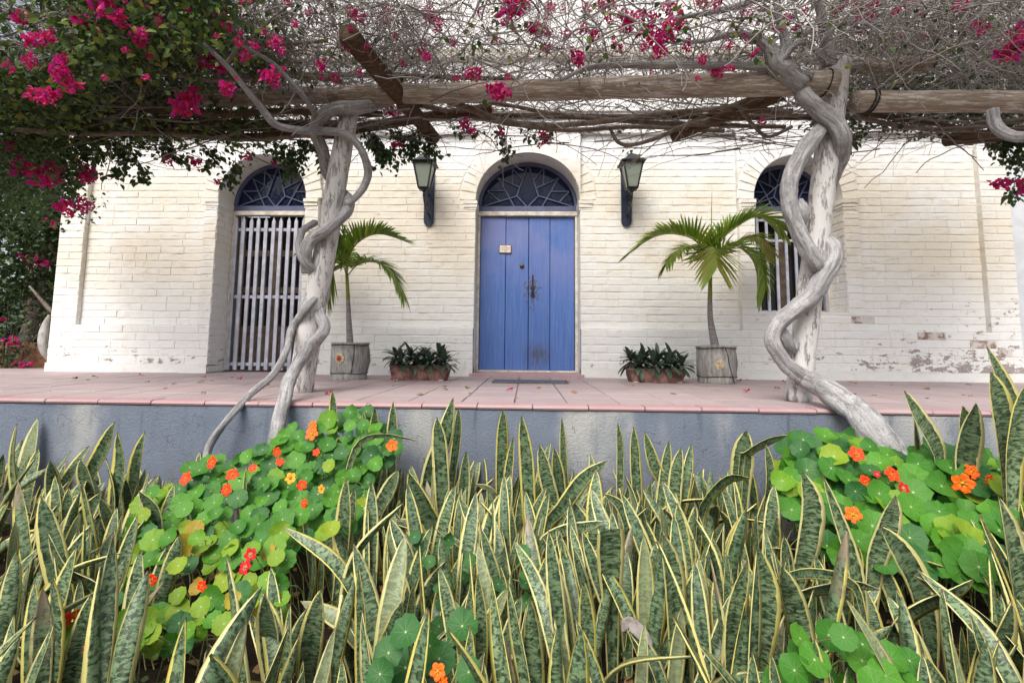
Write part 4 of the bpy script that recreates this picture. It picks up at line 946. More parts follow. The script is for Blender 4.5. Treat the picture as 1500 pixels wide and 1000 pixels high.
def leaves(par, name, C, size, mat, droop=.5, uvr=(0, 1)):
    """folded oval leaves with pointed tips, six triangles' worth of quads each"""
    n = len(C); th = rng.uniform(0, 2*np.pi, n); d = np.stack([np.cos(th), np.sin(th), rng.normal(-droop, .45, n)], 1); d /= np.linalg.norm(d, axis=1, keepdims=True)
    up = rng.normal(0, .5, (n, 3))+[0, 0, 1]; s = np.cross(d, up); s /= np.linalg.norm(s, axis=1, keepdims=True); nn = np.cross(s, d)
    sz = size*rng.uniform(.6, 1.25, n)[:, None]
    prof = [(0, 0.02), (.3, .34), (.62, .30), (1, .01)]; V = []
    for t, w_ in prof:
        c = C+d*sz*t-nn*sz*(.18*t*t); V += [c-s*sz*w_+nn*sz*w_*.35, c, c+s*sz*w_+nn*sz*w_*.35]
    V = np.stack(V, 1); idx = np.arange(n*12).reshape(n, 12)
    Fq = np.concatenate([np.stack([idx[:, i*3+b], idx[:, i*3+b+1], idx[:, i*3+b+4], idx[:, i*3+b+3]], -1) for i in range(3) for b in range(2)], 0)
    u = np.repeat(rng.uniform(*uvr, n), 12); uv = np.stack([u, u*0], 1)
    return tag(np_mesh(name, V.reshape(-1, 3)-np.array(par.location), Fq, uv, mat, par), kind='stuff')
XM = P(640, 100, 4.2).x
# fine twigs: right crown mostly bare, left crown under leaves
def crown(n, x0, x1, keep=None):
    S = canopy_pts(n, ((x0, x1), (3.3, 5.3), (0, 1))); lo = np.where(S[:, 1] < 4.25, 2.93, 2.86)+.05*np.sin(S[:, 0]*3+S[:, 1]); hi = 3.42+.10*(S[:, 1]-4)
    S[:, 2] = lo+(hi-lo)*S[:, 2]**1.1
    if keep is not None:
        px, py = topx(S); S = S[rng.uniform(0, 1, len(S)) < keep(px, py)]
    return S
def kR(px, py): return np.where(px < 1170, .62, 1.)*np.where((px > 800) & (px < 1060) & (py < 60), .45, 1)
S = crown(9000, XM, 5.2, kR); n = len(S); _, TR = twigs(vineR, 'twigs', S, horiz(n), 10, rng.uniform(.02, .060, n), rng.uniform(.0014, .0034, n), .36, MAT['twig'])
S = crown(900, XM, 5.2); n = len(S); twigs(vineR, 'boughs', S, horiz(n, .2), 10, rng.uniform(.06, .12, n), rng.uniform(.004, .009, n), .2, MAT['twig'], (.2, .9), sides=5)
def kL(px, py): return np.where(px > 330, .85, .6)*np.where((px < 130) & (py < 100), .45, 1)
S = crown(8500, -5.0, XM, kL); n = len(S); _, TL = twigs(vineL, 'twigs', S, horiz(n), 10, rng.uniform(.02, .060, n), rng.uniform(.0014, .0034, n), .36, MAT['twig'])
S = crown(700, -5.0, XM); n = len(S); twigs(vineL, 'boughs', S, horiz(n, .2), 10, rng.uniform(.06, .12, n), rng.uniform(.004, .009, n), .2, MAT['twig'], (.1, .8), sides=5)
# long brushwood lying on the poles, seen edge-on as a dark band below the beams
for par, x0, x1, nn_ in ((vineL, -5.4, XM, 90), (vineR, XM, 1.9, 20), (vineR, 1.9, 5.0, 80)):
    S = canopy_pts(nn_, ((x0, x1), (4.3, 5.25), (2.60, 2.78))); d = np.stack([rng.choice([-1., 1.], nn_), rng.normal(0, .2, nn_), rng.normal(0, .05, nn_)], 1)
    twigs(par, 'brushwood', S, d, 12, rng.uniform(.06, .14, nn_), rng.uniform(.003, .010, nn_), .10, MAT['twig'], (0, .45), sides=4)
# thin shoots hanging in front of the wall
for par, lst in ((vineR, [(690, 200), (735, 205), (760, 195), (715, 215), (800, 190), (860, 200), (930, 195), (1075, 190), (1095, 205), (1110, 215), (1250, 205), (1290, 200), (1330, 205), (1380, 200), (1410, 195)]), (vineL, [(270, 215), (420, 210), (560, 200), (600, 205), (200, 215), (150, 212)])):
    S = np.concatenate([np.array([tuple(P(x+random.uniform(-12, 12), y-10, random.uniform(4.6, 5.2))) for _ in range(4)]) for x, y in lst]); n = len(S); th = rng.uniform(0, 6.28, n)
    twigs(par, 'hanging_twigs', S, np.stack([np.cos(th), np.sin(th)*.4, rng.normal(-.3, .35, n)], 1), 10, rng.uniform(.02, .055, n), rng.uniform(.0016, .0032, n), .33, MAT['twig'], (0, .6), .05)

def leafclusters(nc, accept, yr, per=(10, 26), rad=.11, zr=None, xr=(-6, 6)):
    out = []
    C = canopy_pts(nc, (xr, yr, zr or (2.6, 3.6))); px, py = topx(C); C = C[(rng.uniform(0, 1, nc) < accept(px, py)) & ~((C[:, 1] < 4.5) & (C[:, 2] < 2.98) & (px > 125) & (py > 95))]
    for c in C:
        k = rng.integers(*per); out.append(c+rng.normal(0, rad, (k, 3))*[1, 1, .8])
    return np.concatenate(out) if out else np.zeros((0, 3))
def accL(px, py):
    a = np.clip((470-px)/260, 0, 1); a = np.where(py < 75, a*np.clip((330-px)/140, .12, 1)+.05, a); a = np.where((px < 120) & (py < 95), .13, a); a = np.where((px > 100) & (px < 330) & (py < 60), 1, a)
    return np.where(py > 232, 0, a)
Lp = leafclusters(3000, accL, (3.1, 5.3), xr=(-6, -1.2)); leaves(vineL, 'foliage', Lp, .062, MAT['bleaf'])
Lp = leafclusters(1050, lambda px, py: np.where((px < 150) & (py < 330) & (py > 120), 1, 0)*np.where(px < 95, 1, .15), (4.6, 6.6), xr=(-6.6, -3.2), zr=(1.9, 3.2)); leaves(vineL, 'side_foliage', Lp, .055, MAT['bleaf'], uvr=(0, .6))
def accM(px, py): return np.where((px > 420) & (px < 1200), .42, 0)*np.where(py < 110, 1, .25)
Lp = leafclusters(900, accM, (3.3, 5.2), per=(4, 14)); leaves(vineR, 'foliage', Lp, .05, MAT['bleaf'], uvr=(.2, 1))
def accR(px, py): return np.where((px > 1190) & (py < 185), .85, 0)*np.where(px < 1260, .45, 1)
Lp = leafclusters(1500, accR, (4.6, 5.8), per=(8, 20), zr=(2.75, 4.3), xr=(2.5, 6.2)); leaves(vineR, 'back_foliage', Lp, .055, MAT['darkleaf'])
Lp = leafclusters(220, lambda px, py: np.where((px > 1200) & (py < 120), .8, 0), (3.4, 4.4), per=(3, 9), xr=(1.5, 5)); leaves(vineR, 'thin_foliage', Lp, .045, MAT['bleaf'])
# leafy sprays that hang below the crown
SPR = [('L', [(118, 205), (130, 225), (150, 232)], 5.0), ('L', [(115, 210), (122, 240), (128, 258)], 5.0), ('L', [(170, 205), (172, 222), (180, 228)], 5.0), ('L', [(185, 210), (200, 240), (215, 255), (205, 262)], 5.0), ('L', [(190, 225), (178, 248), (165, 260)], 5.0),
       ('L', [(235, 205), (250, 228), (268, 236)], 5.0), ('L', [(350, 230), (345, 255), (330, 268)], 4.9), ('L', [(360, 205), (410, 225), (428, 245)], 4.9), ('L', [(400, 205), (425, 230), (420, 258)], 4.9), ('L', [(440, 205), (470, 225), (478, 250)], 4.9), ('L', [(450, 200), (440, 220), (436, 248)], 4.9),
       ('L', [(540, 190), (550, 215), (572, 245)], 5.0), ('L', [(545, 195), (560, 225), (556, 238)], 5.0), ('L', [(560, 190), (590, 205), (575, 225)], 5.0), ('L', [(570, 190), (610, 205), (645, 225)], 5.1), ('L', [(600, 190), (610, 215), (590, 235)], 5.0), ('L', [(600, 185), (630, 205), (622, 222)], 5.1), ('L', [(520, 190), (548, 210), (565, 230)], 5.0),
       ('L', [(290, 210), (310, 225), (300, 240)], 5.0), ('L', [(95, 215), (110, 245), (105, 275)], 5.2), ('L', [(60, 215), (95, 250), (98, 290)], 5.2),
       ('R', [(760, 180), (775, 195), (780, 205)], 5.0), ('R', [(735, 200), (742, 222), (738, 235)], 5.1), ('R', [(660, 175), (672, 195), (700, 200)], 5.0), ('R', [(720, 180), (732, 200), (745, 222)], 5.1), ('R', [(810, 180), (800, 195), (792, 202)], 5.0), ('R', [(1240, 190), (1250, 205), (1243, 218)], 4.9),
       ('R', [(1500, 180), (1480, 205), (1470, 230)], 5.1), ('R', [(1510, 190), (1490, 215), (1495, 250), (1480, 285)], 5.1), ('R', [(1520, 200), (1500, 225), (1478, 245)], 5.2), ('R', [(1440, 205), (1460, 215), (1480, 210)], 5.1), ('R', [(1525, 230), (1500, 270), (1488, 288)], 5.2)]
for par, key in ((vineL, 'L'), (vineR, 'R')):
    mb = MB(); LP = []
    for k_, pts, Y in SPR:
        if k_ != key: continue
        dens = 1 if pts[0][0] < 650 or pts[0][0] > 1400 else .45
        for rep in range(2):
            W = spline([P(x+random.uniform(-5, 5), y+random.uniform(-4, 4), Y+random.uniform(-.12, .12)) for x, y in pts], 12); mb.tube([Vector(w_)-par.location for w_ in W], .0028, 4, uv=(.1, 0))
            for i in range(2, 12):
                for _ in range(int(4*dens)+(1 if random.random() < .4 else 0)): LP.append(W[i]+rng.normal(0, .035, 3))
    tag(mb.build('spray_stalks', MAT['twig'], par), kind='stuff'); leaves(par, 'spray_foliage', np.array(LP), .062, MAT['bleaf'], .8, (0, .55))
# bract clusters
cl = []
for v in range(6):
    k = 30; c = rng.normal(0, 1, (k, 3)); c /= np.linalg.norm(c, axis=1, keepdims=True); c = c*rng.uniform(.35, 1, (k, 1))*[.065, .065, .05]
    me_o = leaves(vineR, 'tmp', c+np.array(vineR.location), .042, MAT['bract'], .1); cl.append(me_o.data); bpy.data.objects.remove(me_o)
    me = cl[-1]; co = np.empty(len(me.vertices)*3, np.float32); me.vertices.foreach_get('co', co); me.vertices.foreach_set('co', co)
FL = [(150, 15, 1.5), (122, 28, 1.4), (172, 30, 1.2), (40, 55, 1.), (66, 58, 1.), (32, 24, .9), (205, 58, 1.), (208, 48, .8), (85, 100, 1.2), (98, 118, 1.3), (78, 138, 1.1), (92, 92, 1.1), (265, 155, 1.5), (278, 140, 1.2), (332, 130, 1.1), (326, 98, 1.0), (312, 86, 1.), (300, 92, .9), (394, 108, 1.1), (402, 120, .8), (357, 82, .7), (375, 70, .7),
      (330, 34, .9), (405, 60, .9), (412, 75, .6), (470, 95, .8), (452, 17, .7), (140, 160, .9), (130, 190, .8), (255, 184, .7), (305, 184, .8), (312, 200, .6), (55, 140, 1.), (45, 85, .9), (14, 98, .8), (15, 212, .8), (28, 248, 1.2), (55, 256, 1.3), (78, 244, 1.1), (75, 262, .9), (128, 250, .8), (133, 259, .9), (98, 305, 1.), (118, 298, 1.), (130, 304, .8), (318, 266, .6), (362, 229, .6), (400, 237, .5), (248, 238, .7), (287, 238, .8),
      (525, 25, 1.), (562, 28, .9), (568, 12, .8), (631, 28, 1.), (645, 34, .6), (665, 60, .6), (750, 15, 1.5), (768, 8, 1.2), (740, 26, 1.), (784, 42, 1.2), (794, 46, 1.), (860, 12, .7), (805, 15, .9), (690, 110, .9), (698, 108, .8), (735, 132, 1.2), (728, 137, .9), (718, 129, .8), (682, 184, .9), (690, 190, .6), (715, 160, .7), (736, 193, .6), (798, 203, .7), (796, 194, .7), (793, 212, .5), (582, 212, .7), (576, 162, .9), (600, 160, .7),
      (843, 84, 1.), (800, 70, .8), (830, 50, .6), (855, 38, .8), (868, 62, .5), (895, 6, 1.), (882, 12, .9), (912, 24, 1.), (918, 38, .9), (935, 24, .8), (890, 28, .7), (945, 45, .9), (961, 58, 1.2), (965, 66, 1.), (978, 45, 1.2), (985, 36, 1.), (984, 13, 1.), (908, 72, .5), (872, 50, .7), (996, 22, .7), (942, 68, .6), (900, 62, .5),
      (1008, 70, .7), (1030, 4, 1.), (1050, 2, .9), (1056, 100, .9), (1052, 108, .6), (1022, 115, .5), (1135, 42, .6), (1105, 78, .6), (1090, 15, .5), (1118, 178, .5), (1247, 208, .7), (1265, 5, 1.), (1335, 6, 1.), (1410, 10, .9), (1478, 78, 1.4), (1492, 70, 1.3), (1490, 45, 1.), (1400, 2, .7), (1466, 268, .9), (1504, 275, .9), (1095, 62, .4), (385, 45, .4), (590, 95, .5), (620, 65, .5)]
rf = random.Random(8)
FL = [(x, y, s_*.86) for x, y, s_ in FL]
for q in range(85):
    x = rf.uniform(120, 1120) if q < 62 else rf.uniform(1120, 1500); FL.append((x, rf.uniform(0, 118 if x < 1100 else 60), rf.uniform(.28, .55)))
for i, (x, y, s_) in enumerate(FL):
    Y = 3.5+.6*random.random() if y < 150 else 4.6+.5*random.random()
    if x < 450 and y < 150: Y = random.uniform(3.1, 3.35)
    if 640 < x < 740 and 100 < y < 140: Y = 3.85
    if 330 > x > 250 and y > 80 and y < 170: Y = 3.75
    if y > 190: Y = 4.9
    par = vineL if x < 640 else vineR
    for rep in range(2 if s_ > .75 else 1):
        o = link('flower_cluster', cl[random.randrange(6)], par); q = P(x+rep*random.uniform(-9, 9), y+rep*random.uniform(-8, 8), Y); o.location = q-par.location
        o.rotation_euler = [random.uniform(0, 6.28) for _ in range(3)]; k = s_*Y/4.*1.25*(.8 if rep else 1); o.scale = (k, k, k)

# ------------------------------------------------------------------ trees and things beyond the left corner
def bgtree(x, y, h, trunks, crown_c, crown_r, nleaf, label, size=.11, flowers=0, mat='darkleaf'):
    t = empty('shade_tree', (x, y, -1), label, 'tree', 'trees beyond the left corner of the house'); rnd = random.Random(int(x*100))
    for (dx, lean, r) in trunks:
        mb = MB(); S = spline([(dx, 0, 0), (dx+lean*.3, 0, h*.3), (dx+lean*.5, .1, h*.6), (dx+lean, 0, h)], 18); mb.tube([Vector(s) for s in S], [r*(1-.5*i/17) for i in range(18)], 10, rough=.3); mb.build('trunk', MAT['vine_dark'], t, True)
        for q in range(5):
            mb = MB(); b0 = Vector(S[7+q*2]); e = b0+Vector((rnd.uniform(-1, 1), rnd.uniform(-.6, .6), rnd.uniform(.1, .9))); S2 = spline([b0, b0.lerp(e, .5)+Vector((0, 0, -.12)), e], 10); mb.tube([Vector(s) for s in S2], [r*.4*(1-.8*i/9) for i in range(10)], 6, rough=.3); mb.build('limb', MAT['vine_dark'], t, True)
    c = []
    for q in range(nleaf//26):
        d = rng.normal(0, 1, 3); d /= np.linalg.norm(d); c.append(np.array(crown_c)+d*np.array(crown_r)*rng.uniform(.25, 1)**.6+rng.normal(0, .17, (26, 3)))
    o = leaves(t, 'crown', np.concatenate(c), size, MAT[mat]); 
    for q in range(flowers):
        d = rng.normal(0, 1, 3); d /= np.linalg.norm(d); d[1] = -abs(d[1]); o = link('flower_cluster', cl[q % 6], t); o.location = Vector(np.array(crown_c)+d*np.array(crown_r)*.95)-t.location; k = rnd.uniform(1.2, 2.4); o.scale = (k, k, k)
bgtree(-8.9, 9.2, 4.6, [(0, .3, .20), (.55, -.2, .16)], (-9.3, 9.2, 3.6), (1.6, .9, 1.75), 7800, 'dark double trunked tree standing nearest the left corner of the house', flowers=16)
bgtree(-11.4, 10.5, 5.2, [(0, .5, .16)], (-11.4, 10.2, 2.9), (1.9, 1., 2.2), 6500, 'leafy dark tree at the far left edge behind the terrace', flowers=10)
bgtree(-12.5, 14, 5, [(0, -.3, .12), (1.4, .3, .1)], (-12.5, 14, 2.0), (3.2, 1., 2.2), 5200, 'paler tree seen through the gaps between the dark trunks', .14, 3, 'bleaf')
bgtree(-9.0, 7.9, 1.4, [(0, .2, .03)], (-9.1, 7.9, .15), (.8, .3, .35), 1100, 'low leafy bush growing behind the rust coloured wall', .07, 2, 'darkleaf')
hd = empty('hedge', (-17, 15, -1), 'dark dense hedge closing the view behind the trees at the left', 'hedge')
leaves(hd, 'hedge_foliage', canopy_pts(16000, ((-24, -10.5), (14.6, 15.6), (-1, 2.5))), .19, MAT['darkleaf'])
for q in range(12): m1 = MB(); m1.tube([(q*1.1-6, .1, 0), (q*1.1-5.9, .1, 2.6)], .05, 6); m1.build('trunk', MAT['vine_dark'], hd)
mb = MB(); a = G(30, 546, 0)
mb.box((-12, 8.2, -.5), (xL-.25, 8.45, .42), .01); tag(mb.build('garden_wall', MAT['rust_wall']), 'low rust coloured wall beyond the left corner of the house', 'wall')
fen = empty('railing', (-14, 12.5, -.5), 'dark iron railing behind the trees at the left', 'fence')
mb = MB()
for i in range(36): 
    m1 = MB(); m1.tube([(i*.16, 0, 0), (i*.16, 0, 2.3)], .016, 5); m1.build('bar', MAT['iron'], fen)
for z in (.3, 2.1): m1 = MB(); m1.tube([(0, 0, z), (5.6, 0, z)], .02, 5); m1.build('rail', MAT['iron'], fen)

# ------------------------------------------------------------------ fallen petals and leaves on the terrace
fb = []
for v in range(5):
    m_ = oleaf(.05, .016, .6+.3*v/5); m_.v = [(x, y, z+.006*math.sin(x*90+v)) for x, y, z in m_.v]; fb.append(m_.mesh('fallen_leaf', MAT['dry']))
for (x, y) in [(108, 554), (131, 556), (135, 553), (211, 559), (252, 562), (300, 560), (313, 558), (340, 553), (390, 563), (413, 558), (455, 572), (578, 565), (654, 565), (657, 570), (690, 575), (788, 568), (803, 564), (838, 575), (686, 568), (930, 565), (991, 576), (1037, 565), (1096, 556), (1141, 569), (1168, 565), (1252, 561), (1252, 577), (1276, 565), (1277, 578), (1306, 563), (1360, 570), (1361, 583), (1410, 578), (1424, 563), (1425, 580), (1456, 570), (295, 576), (245, 568), (1182, 577), (760, 582), (620, 578)]:
    p = G(x, y, .004); o = link('fallen_leaf', fb[random.randrange(5)]); o.location = p; o.rotation_euler = (random.uniform(-.2, .2), random.uniform(-.2, .3), random.uniform(0, 6.28)); s_ = random.uniform(.9, 1.9); o.scale = (s_, s_, s_)
    tag(o, 'small dry brown leaf fallen on the pink terrace tiles', 'leaf', 'dry leaves scattered on the terrace')
fp = leaves(vineR, 'tmp', rng.normal(0, .012, (5, 3))*[1, 1, .2]+np.array(vineR.location), .04, MAT['bract'], .0); fpm = fp.data; bpy.data.objects.remove(fp)
for (x, y) in [(206, 549), (298, 552), (350, 554), (747, 570), (833, 559), (1082, 557), (1092, 572), (1148, 559), (1245, 560), (578, 556), (480, 575)]:
    o = link('fallen_bract', fpm); o.location = G(x, y, .016); o.rotation_euler = (0, 0, random.uniform(0, 6)); o.scale = (1., 1., .7); tag(o, 'magenta bougainvillea bract fallen on the pink terrace tiles', 'petal', 'fallen magenta bracts on the terrace')

# ------------------------------------------------------------------ snake plants
def sword(pts, W, nrm=(0, -1, 0), twist=0., cut=False, mat='snake', tw0=0.):
    """leaf along 3-D pts; channelled cross-section, 4 mm thick at the rib"""
    K = 16; S = spline(pts, K+1); mb = MB(); V = []; U = []; us = (0, .2, .5, .8, 1.)
    prev = None
    for i in range(K+1):
        t = i/K; T = Vector(S[min(i+1, K)]-S[max(i-1, 0)]).normalized()
        nv = Vector(nrm) if prev is None else prev
        nv = (nv-T*nv.dot(T)).normalized(); prev = nv; a = tw0+twist*t; side = T.cross(nv); n2 = nv*math.cos(a)+side*math.sin(a); sd_ = T.cross(n2)
        if t < .62: w_ = .28+.72*math.sin(t/.62*math.pi/2)**1.3
        else: q = (t-.62)/.38; w_ = (1-q**2.3)**.85 if q < 1 else 0
        if cut: w_ = .35+.65*min(1, t/.8)
        w_ = max(w_, .012)*W/2; ch = .26*(1-.55*t)
        wav = .035*W*math.sin(t*7+W*300)
        for u in us:
            e = (u-.5)*2; V.append(Vector(S[i])+sd_*w_*e+n2*(w_*ch*2*(e*e)-.0 + wav*e)); U.append((u, t*(.97 if not cut else .6)+(.03 if i == K and not cut else 0)))
        for u in us[1:-1]:
            e = (u-.5)*2; V.append(Vector(S[i])+sd_*w_*e+n2*(w_*ch*2*(e*e)+wav*e-.0045)); U.append((u, t*.97))
    m_ = 8; Fc = []
    for i in range(K):
        a, b = i*m_, (i+1)*m_
        Fc += [(a+q, a+q+1, b+q+1, b+q) for q in range(4)]
        back = [0, 5, 6, 7, 4]
        Fc += [(a+back[q+1], a+back[q], b+back[q], b+back[q+1]) for q in range(4)]
    mb.add(V, Fc, U); return mb
random.seed(21); swords = []
for v in range(34):
    kind = 0 if v < 14 else (1 if v < 26 else 2); L_ = random.uniform(.50, .74); W_ = random.uniform(.058, .092); b = [random.uniform(-.05, .05), random.uniform(.08, .24), random.uniform(.28, .5)][kind]; sx = random.uniform(-.10, .10)
    pts = [(0, 0, 0), (sx*.5, b*.12, L_*.34), (sx, b*.45, L_*.68), (sx*1.5, b, L_*(1-.32*b*b*4 if kind < 2 else .86))]
    swords.append((sword(pts, W_, (0, -1, 0) if random.random() < .8 else (0, 1, 0), random.uniform(-.8, .8), tw0=random.uniform(-.35, .35)).mesh('leaf', MAT['snake'], True), kind, L_))
def inpoly(x, y, poly):
    r = False; j = len(poly)-1
    for i in range(len(poly)):
        if (poly[i][1] > y) != (poly[j][1] > y) and x < (poly[j][0]-poly[i][0])*(y-poly[i][1])/(poly[j][1]-poly[i][1])+poly[i][0]: r = not r
        j = i
    return r
PL = [(195, 790), (205, 730), (250, 695), (300, 675), (395, 655), (425, 618), (480, 606), (535, 600), (592, 640), (580, 668), (545, 690), (522, 775), (470, 790), (430, 800), (412, 850), (418, 905), (360, 900), (300, 930), (230, 960), (170, 940), (165, 880)]
PR = [(1142, 690), (1158, 642), (1230, 636), (1290, 655), (1335, 672), (1370, 650), (1450, 670), (1510, 690), (1510, 795), (1478, 815), (1440, 852), (1380, 830), (1300, 830), (1262, 822), (1200, 795), (1150, 740)]
YML = lambda py: float(np.interp(py, [600, 700, 800, 900, 1000], [3.42, 3.0, 2.45, 2.0, 1.6])); YMR = lambda py: float(np.interp(py, [630, 740, 850], [3.35, 2.85, 2.3]))
pts_ = []; tries = 0
while tries < 9000 and len(pts_) < 215:
    tries += 1; Y = 1.22+(3.52-1.22)*random.random()**.75; Xx = random.uniform(-1, 1)*(1.09*Y+.25); dmin = .17+.014*Y
    if all((Xx-a)**2+(Y-b)**2 > dmin*dmin for a, b in pts_): pts_.append((Xx, Y))
SG = {0: 'the blue door', 1: 'the left trunk', 2: 'the right trunk'}
NUMW = {1: 'one', 2: 'two', 3: 'three', 4: 'four', 5: 'five', 6: 'six', 7: 'seven', 8: 'eight'}
def slabel(Xx, Y, nl=3, arch=False, tall=0):
    px, py = topx(np.array([[Xx, Y, -.5]])); px = px[0]
    row = 'by the stucco wall' if Y > 3.0 else ('mid bed' if Y > 2.45 else 'in the second row' if Y > 1.8 else 'in the front row')
    where = 'at the far left' if px < 200 else 'below the barred gate' if px < 450 else 'left of the blue door' if px < 690 else 'below the blue door' if px < 860 else 'below the right lantern' if px < 1020 else 'below the right post' if px < 1250 else 'at the far right'
    return '%ssnake plant of %s %sleaves, %s %s' % ('tall ' if tall > 1.02 else 'short ' if 0 < tall < .9 else '', NUMW[nl], 'upright ' if not arch else 'arching ', row, where)
ns = 0; nleaf = 0
for Xx, Y in pts_:
    ht = random.uniform(.84, 1.06); skip = False; clampz = 1.
    for z in (-.62, -.35, -.48):
        px, py = topx(np.array([[Xx, Y, z]])); px, py = px[0], py[0]
        for poly, ym in ((PL, YML), (PR, YMR)):
            if inpoly(px, py, poly) and Y < ym(py)+.35: skip = True
    if skip and random.random() < .86: continue
    t = empty('snake_plant', (Xx, Y, ZB-.01), '', 'snake plant', 'snake plants filling the bed'); ns += 1; a0 = random.uniform(0, 6.28); nl_ = random.choice([4, 5, 5, 6, 7]); arch_ = False
    for q in range(nl_):
        k = random.randrange(26) if random.random() < .84 else random.randrange(26, 34)
        me, kind, L_ = swords[k]; arch_ = arch_ or kind == 2; o = link('leaf', me, t); an = a0+q*2.4; rr = random.uniform(.02, .085)
        o.location = (rr*math.cos(an), rr*math.sin(an), 0); tl = random.gauss(0, .14)
        o.rotation_euler = (Matrix.Rotation(random.gauss(0, .17), 3, 'Y') @ Matrix.Rotation(-abs(tl) if kind == 0 else tl*.5, 3, 'X') @ Matrix.Rotation(an-math.pi/2 if random.random() < .45 else random.gauss(0, .6), 3, 'Z')).to_euler()
        s_ = ht*random.uniform(.58, 1.12); sw = random.uniform(.85, 1.15)*min(1.1, .62+Y*.16); o.scale = (s_*sw, s_, s_); nleaf += 1
    t['label'] = slabel(Xx, Y, nl_, arch_, ht)
    for o in t.children:
        z_ = random.random()
        if z_ < .16: o.material_slots[0].link = 'OBJECT'; o.material_slots[0].material = MAT['snake_old' if z_ < .05 else 'snake_pale']
# the leaves that stand out in the picture: (tip ... base) in picture points, width, distance
HL = [([(24, 620), (20, 680), (30, 760)], 22, 2.9), ([(168, 618), (150, 660), (125, 715)], 20, 3.1), ([(172, 632), (178, 680), (170, 735)], 26, 3.0), ([(212, 632), (200, 680), (196, 730)], 20, 3.1), ([(118, 672), (125, 700), (135, 740)], 20, 3.1),
      ([(487, 570), (489, 610), (490, 680)], 13, 3.35), ([(549, 597), (549, 640), (552, 720)], 16, 3.4), ([(576, 588), (575, 640), (573, 700)], 17, 3.4), ([(532, 600), (538, 650), (540, 720)], 14, 3.45),
      ([(664, 582), (650, 640), (630, 700), (622, 780)], 28, 3.3), ([(672, 597), (670, 640), (660, 720)], 15, 3.4), ([(640, 610), (645, 660), (650, 760)], 24, 3.2), ([(737, 598), (735, 650), (733, 730)], 19, 3.35), ([(764, 608), (772, 680), (776, 780)], 22, 3.2), ([(790, 650), (800, 700), (812, 750)], 22, 3.2), ([(823, 610), (825, 670), (828, 730)], 12, 3.4), ([(812, 655), (818, 700), (822, 760)], 19, 3.3),
      ([(905, 618), (908, 660), (907, 740)], 12, 3.4), ([(928, 624), (930, 680), (934, 760)], 18, 3.3), ([(944, 632), (958, 680), (975, 720)], 18, 3.3), ([(980, 645), (975, 690), (965, 760)], 16, 3.3), ([(998, 655), (990, 700), (985, 780)], 20, 3.2), ([(752, 640), (745, 700), (742, 760)], 16, 3.3),
      ([(890, 674), (855, 700), (825, 740), (798, 775)], 22, 2.9), ([(884, 722), (908, 740), (920, 775), (915, 830)], 16, 2.7), ([(598, 690), (620, 740), (640, 785)], 34, 2.7), ([(508, 700), (505, 760), (500, 830)], 26, 2.5), ([(584, 688), (568, 720), (550, 760)], 22, 2.9), ([(885, 763), (860, 770), (825, 776), (795, 795), (782, 840)], 17, 2.6),
      ([(1094, 630), (1088, 670), (1085, 720)], 30, 3.2), ([(1155, 637), (1125, 645), (1095, 662), (1085, 680)], 16, 3.1), ([(1098, 700), (1065, 700), (1035, 730), (1025, 760)], 22, 2.9), ([(1175, 690), (1188, 740), (1180, 800), (1165, 860)], 34, 2.4), ([(1122, 650), (1128, 700), (1120, 760)], 16, 3.1),
      ([(1325, 572), (1345, 610), (1368, 650), (1376, 690)], 24, 3.0), ([(1430, 590), (1418, 640), (1412, 700)], 34, 2.9), ([(1411, 595), (1415, 640), (1420, 700)], 30, 3.0), ([(1452, 545), (1462, 590), (1470, 650), (1475, 720)], 34, 2.7), ([(1446, 508), (1468, 560), (1488, 610), (1500, 680)], 24, 2.75), ([(1505, 560), (1492, 620), (1480, 700)], 36, 2.6), ([(1340, 615), (1342, 650), (1345, 690)], 12, 3.1),
      ([(1288, 864), (1250, 854), (1215, 858), (1172, 868), (1150, 890), (1142, 930)], 24, 2.0), ([(1426, 850), (1390, 868), (1350, 882), (1318, 905), (1300, 950)], 38, 1.95), ([(1462, 725), (1478, 790), (1490, 870), (1495, 960)], 46, 2.1), ([(1312, 725), (1300, 770), (1280, 830)], 30, 2.3), ([(1290, 770), (1320, 810), (1345, 860), (1360, 930)], 34, 2.1), ([(1482, 880), (1465, 930), (1450, 990)], 40, 1.75), ([(1258, 800), (1250, 840), (1225, 880)], 20, 2.1),
      ([(1115, 868), (1150, 845), (1190, 838), (1240, 850), (1262, 890)], 16, 1.9), ([(1205, 695), (1250, 830), (1262, 940)], 22, 2.0), ([(1110, 800), (1120, 880), (1105, 985)], 38, 1.8), ([(1095, 820), (1075, 900), (1070, 1000)], 30, 1.7),
      ([(893, 776), (893, 830), (895, 890)], 40, 2.05, 1), ([(970, 780), (985, 850), (990, 960)], 34, 2.0), ([(855, 850), (860, 920), (862, 1010)], 24, 1.7), ([(700, 840), (705, 920), (702, 1010)], 20, 1.75), ([(525, 830), (530, 910), (530, 1010)], 20, 1.7), ([(470, 862), (458, 930), (450, 1000)], 34, 1.8),
      ([(70, 780), (95, 830), (140, 855), (160, 880)], 30, 2.1), ([(80, 790), (95, 850), (110, 900)], 36, 2.2), ([(120, 710), (140, 780), (142, 830)], 40, 2.4), ([(20, 945), (60, 975), (110, 1000)], 24, 1.7), ([(150, 720), (120, 760), (100, 800)], 24, 2.6), ([(388, 868), (395, 930), (400, 1000)], 34, 1.7), ([(305, 945), (320, 980), (330, 1010)], 32, 1.6),
      ([(612, 645), (560, 637), (525, 650), (508, 700), (505, 740)], 9, 3.0), ([(361, 680), (358, 740), (350, 800)], 12, 2.8), ([(203, 718), (225, 750), (228, 800)], 24, 2.6), ([(450, 665), (455, 690), (458, 720)], 18, 3.2), ([(495, 640), (500, 660), (498, 690)], 14, 3.2)]
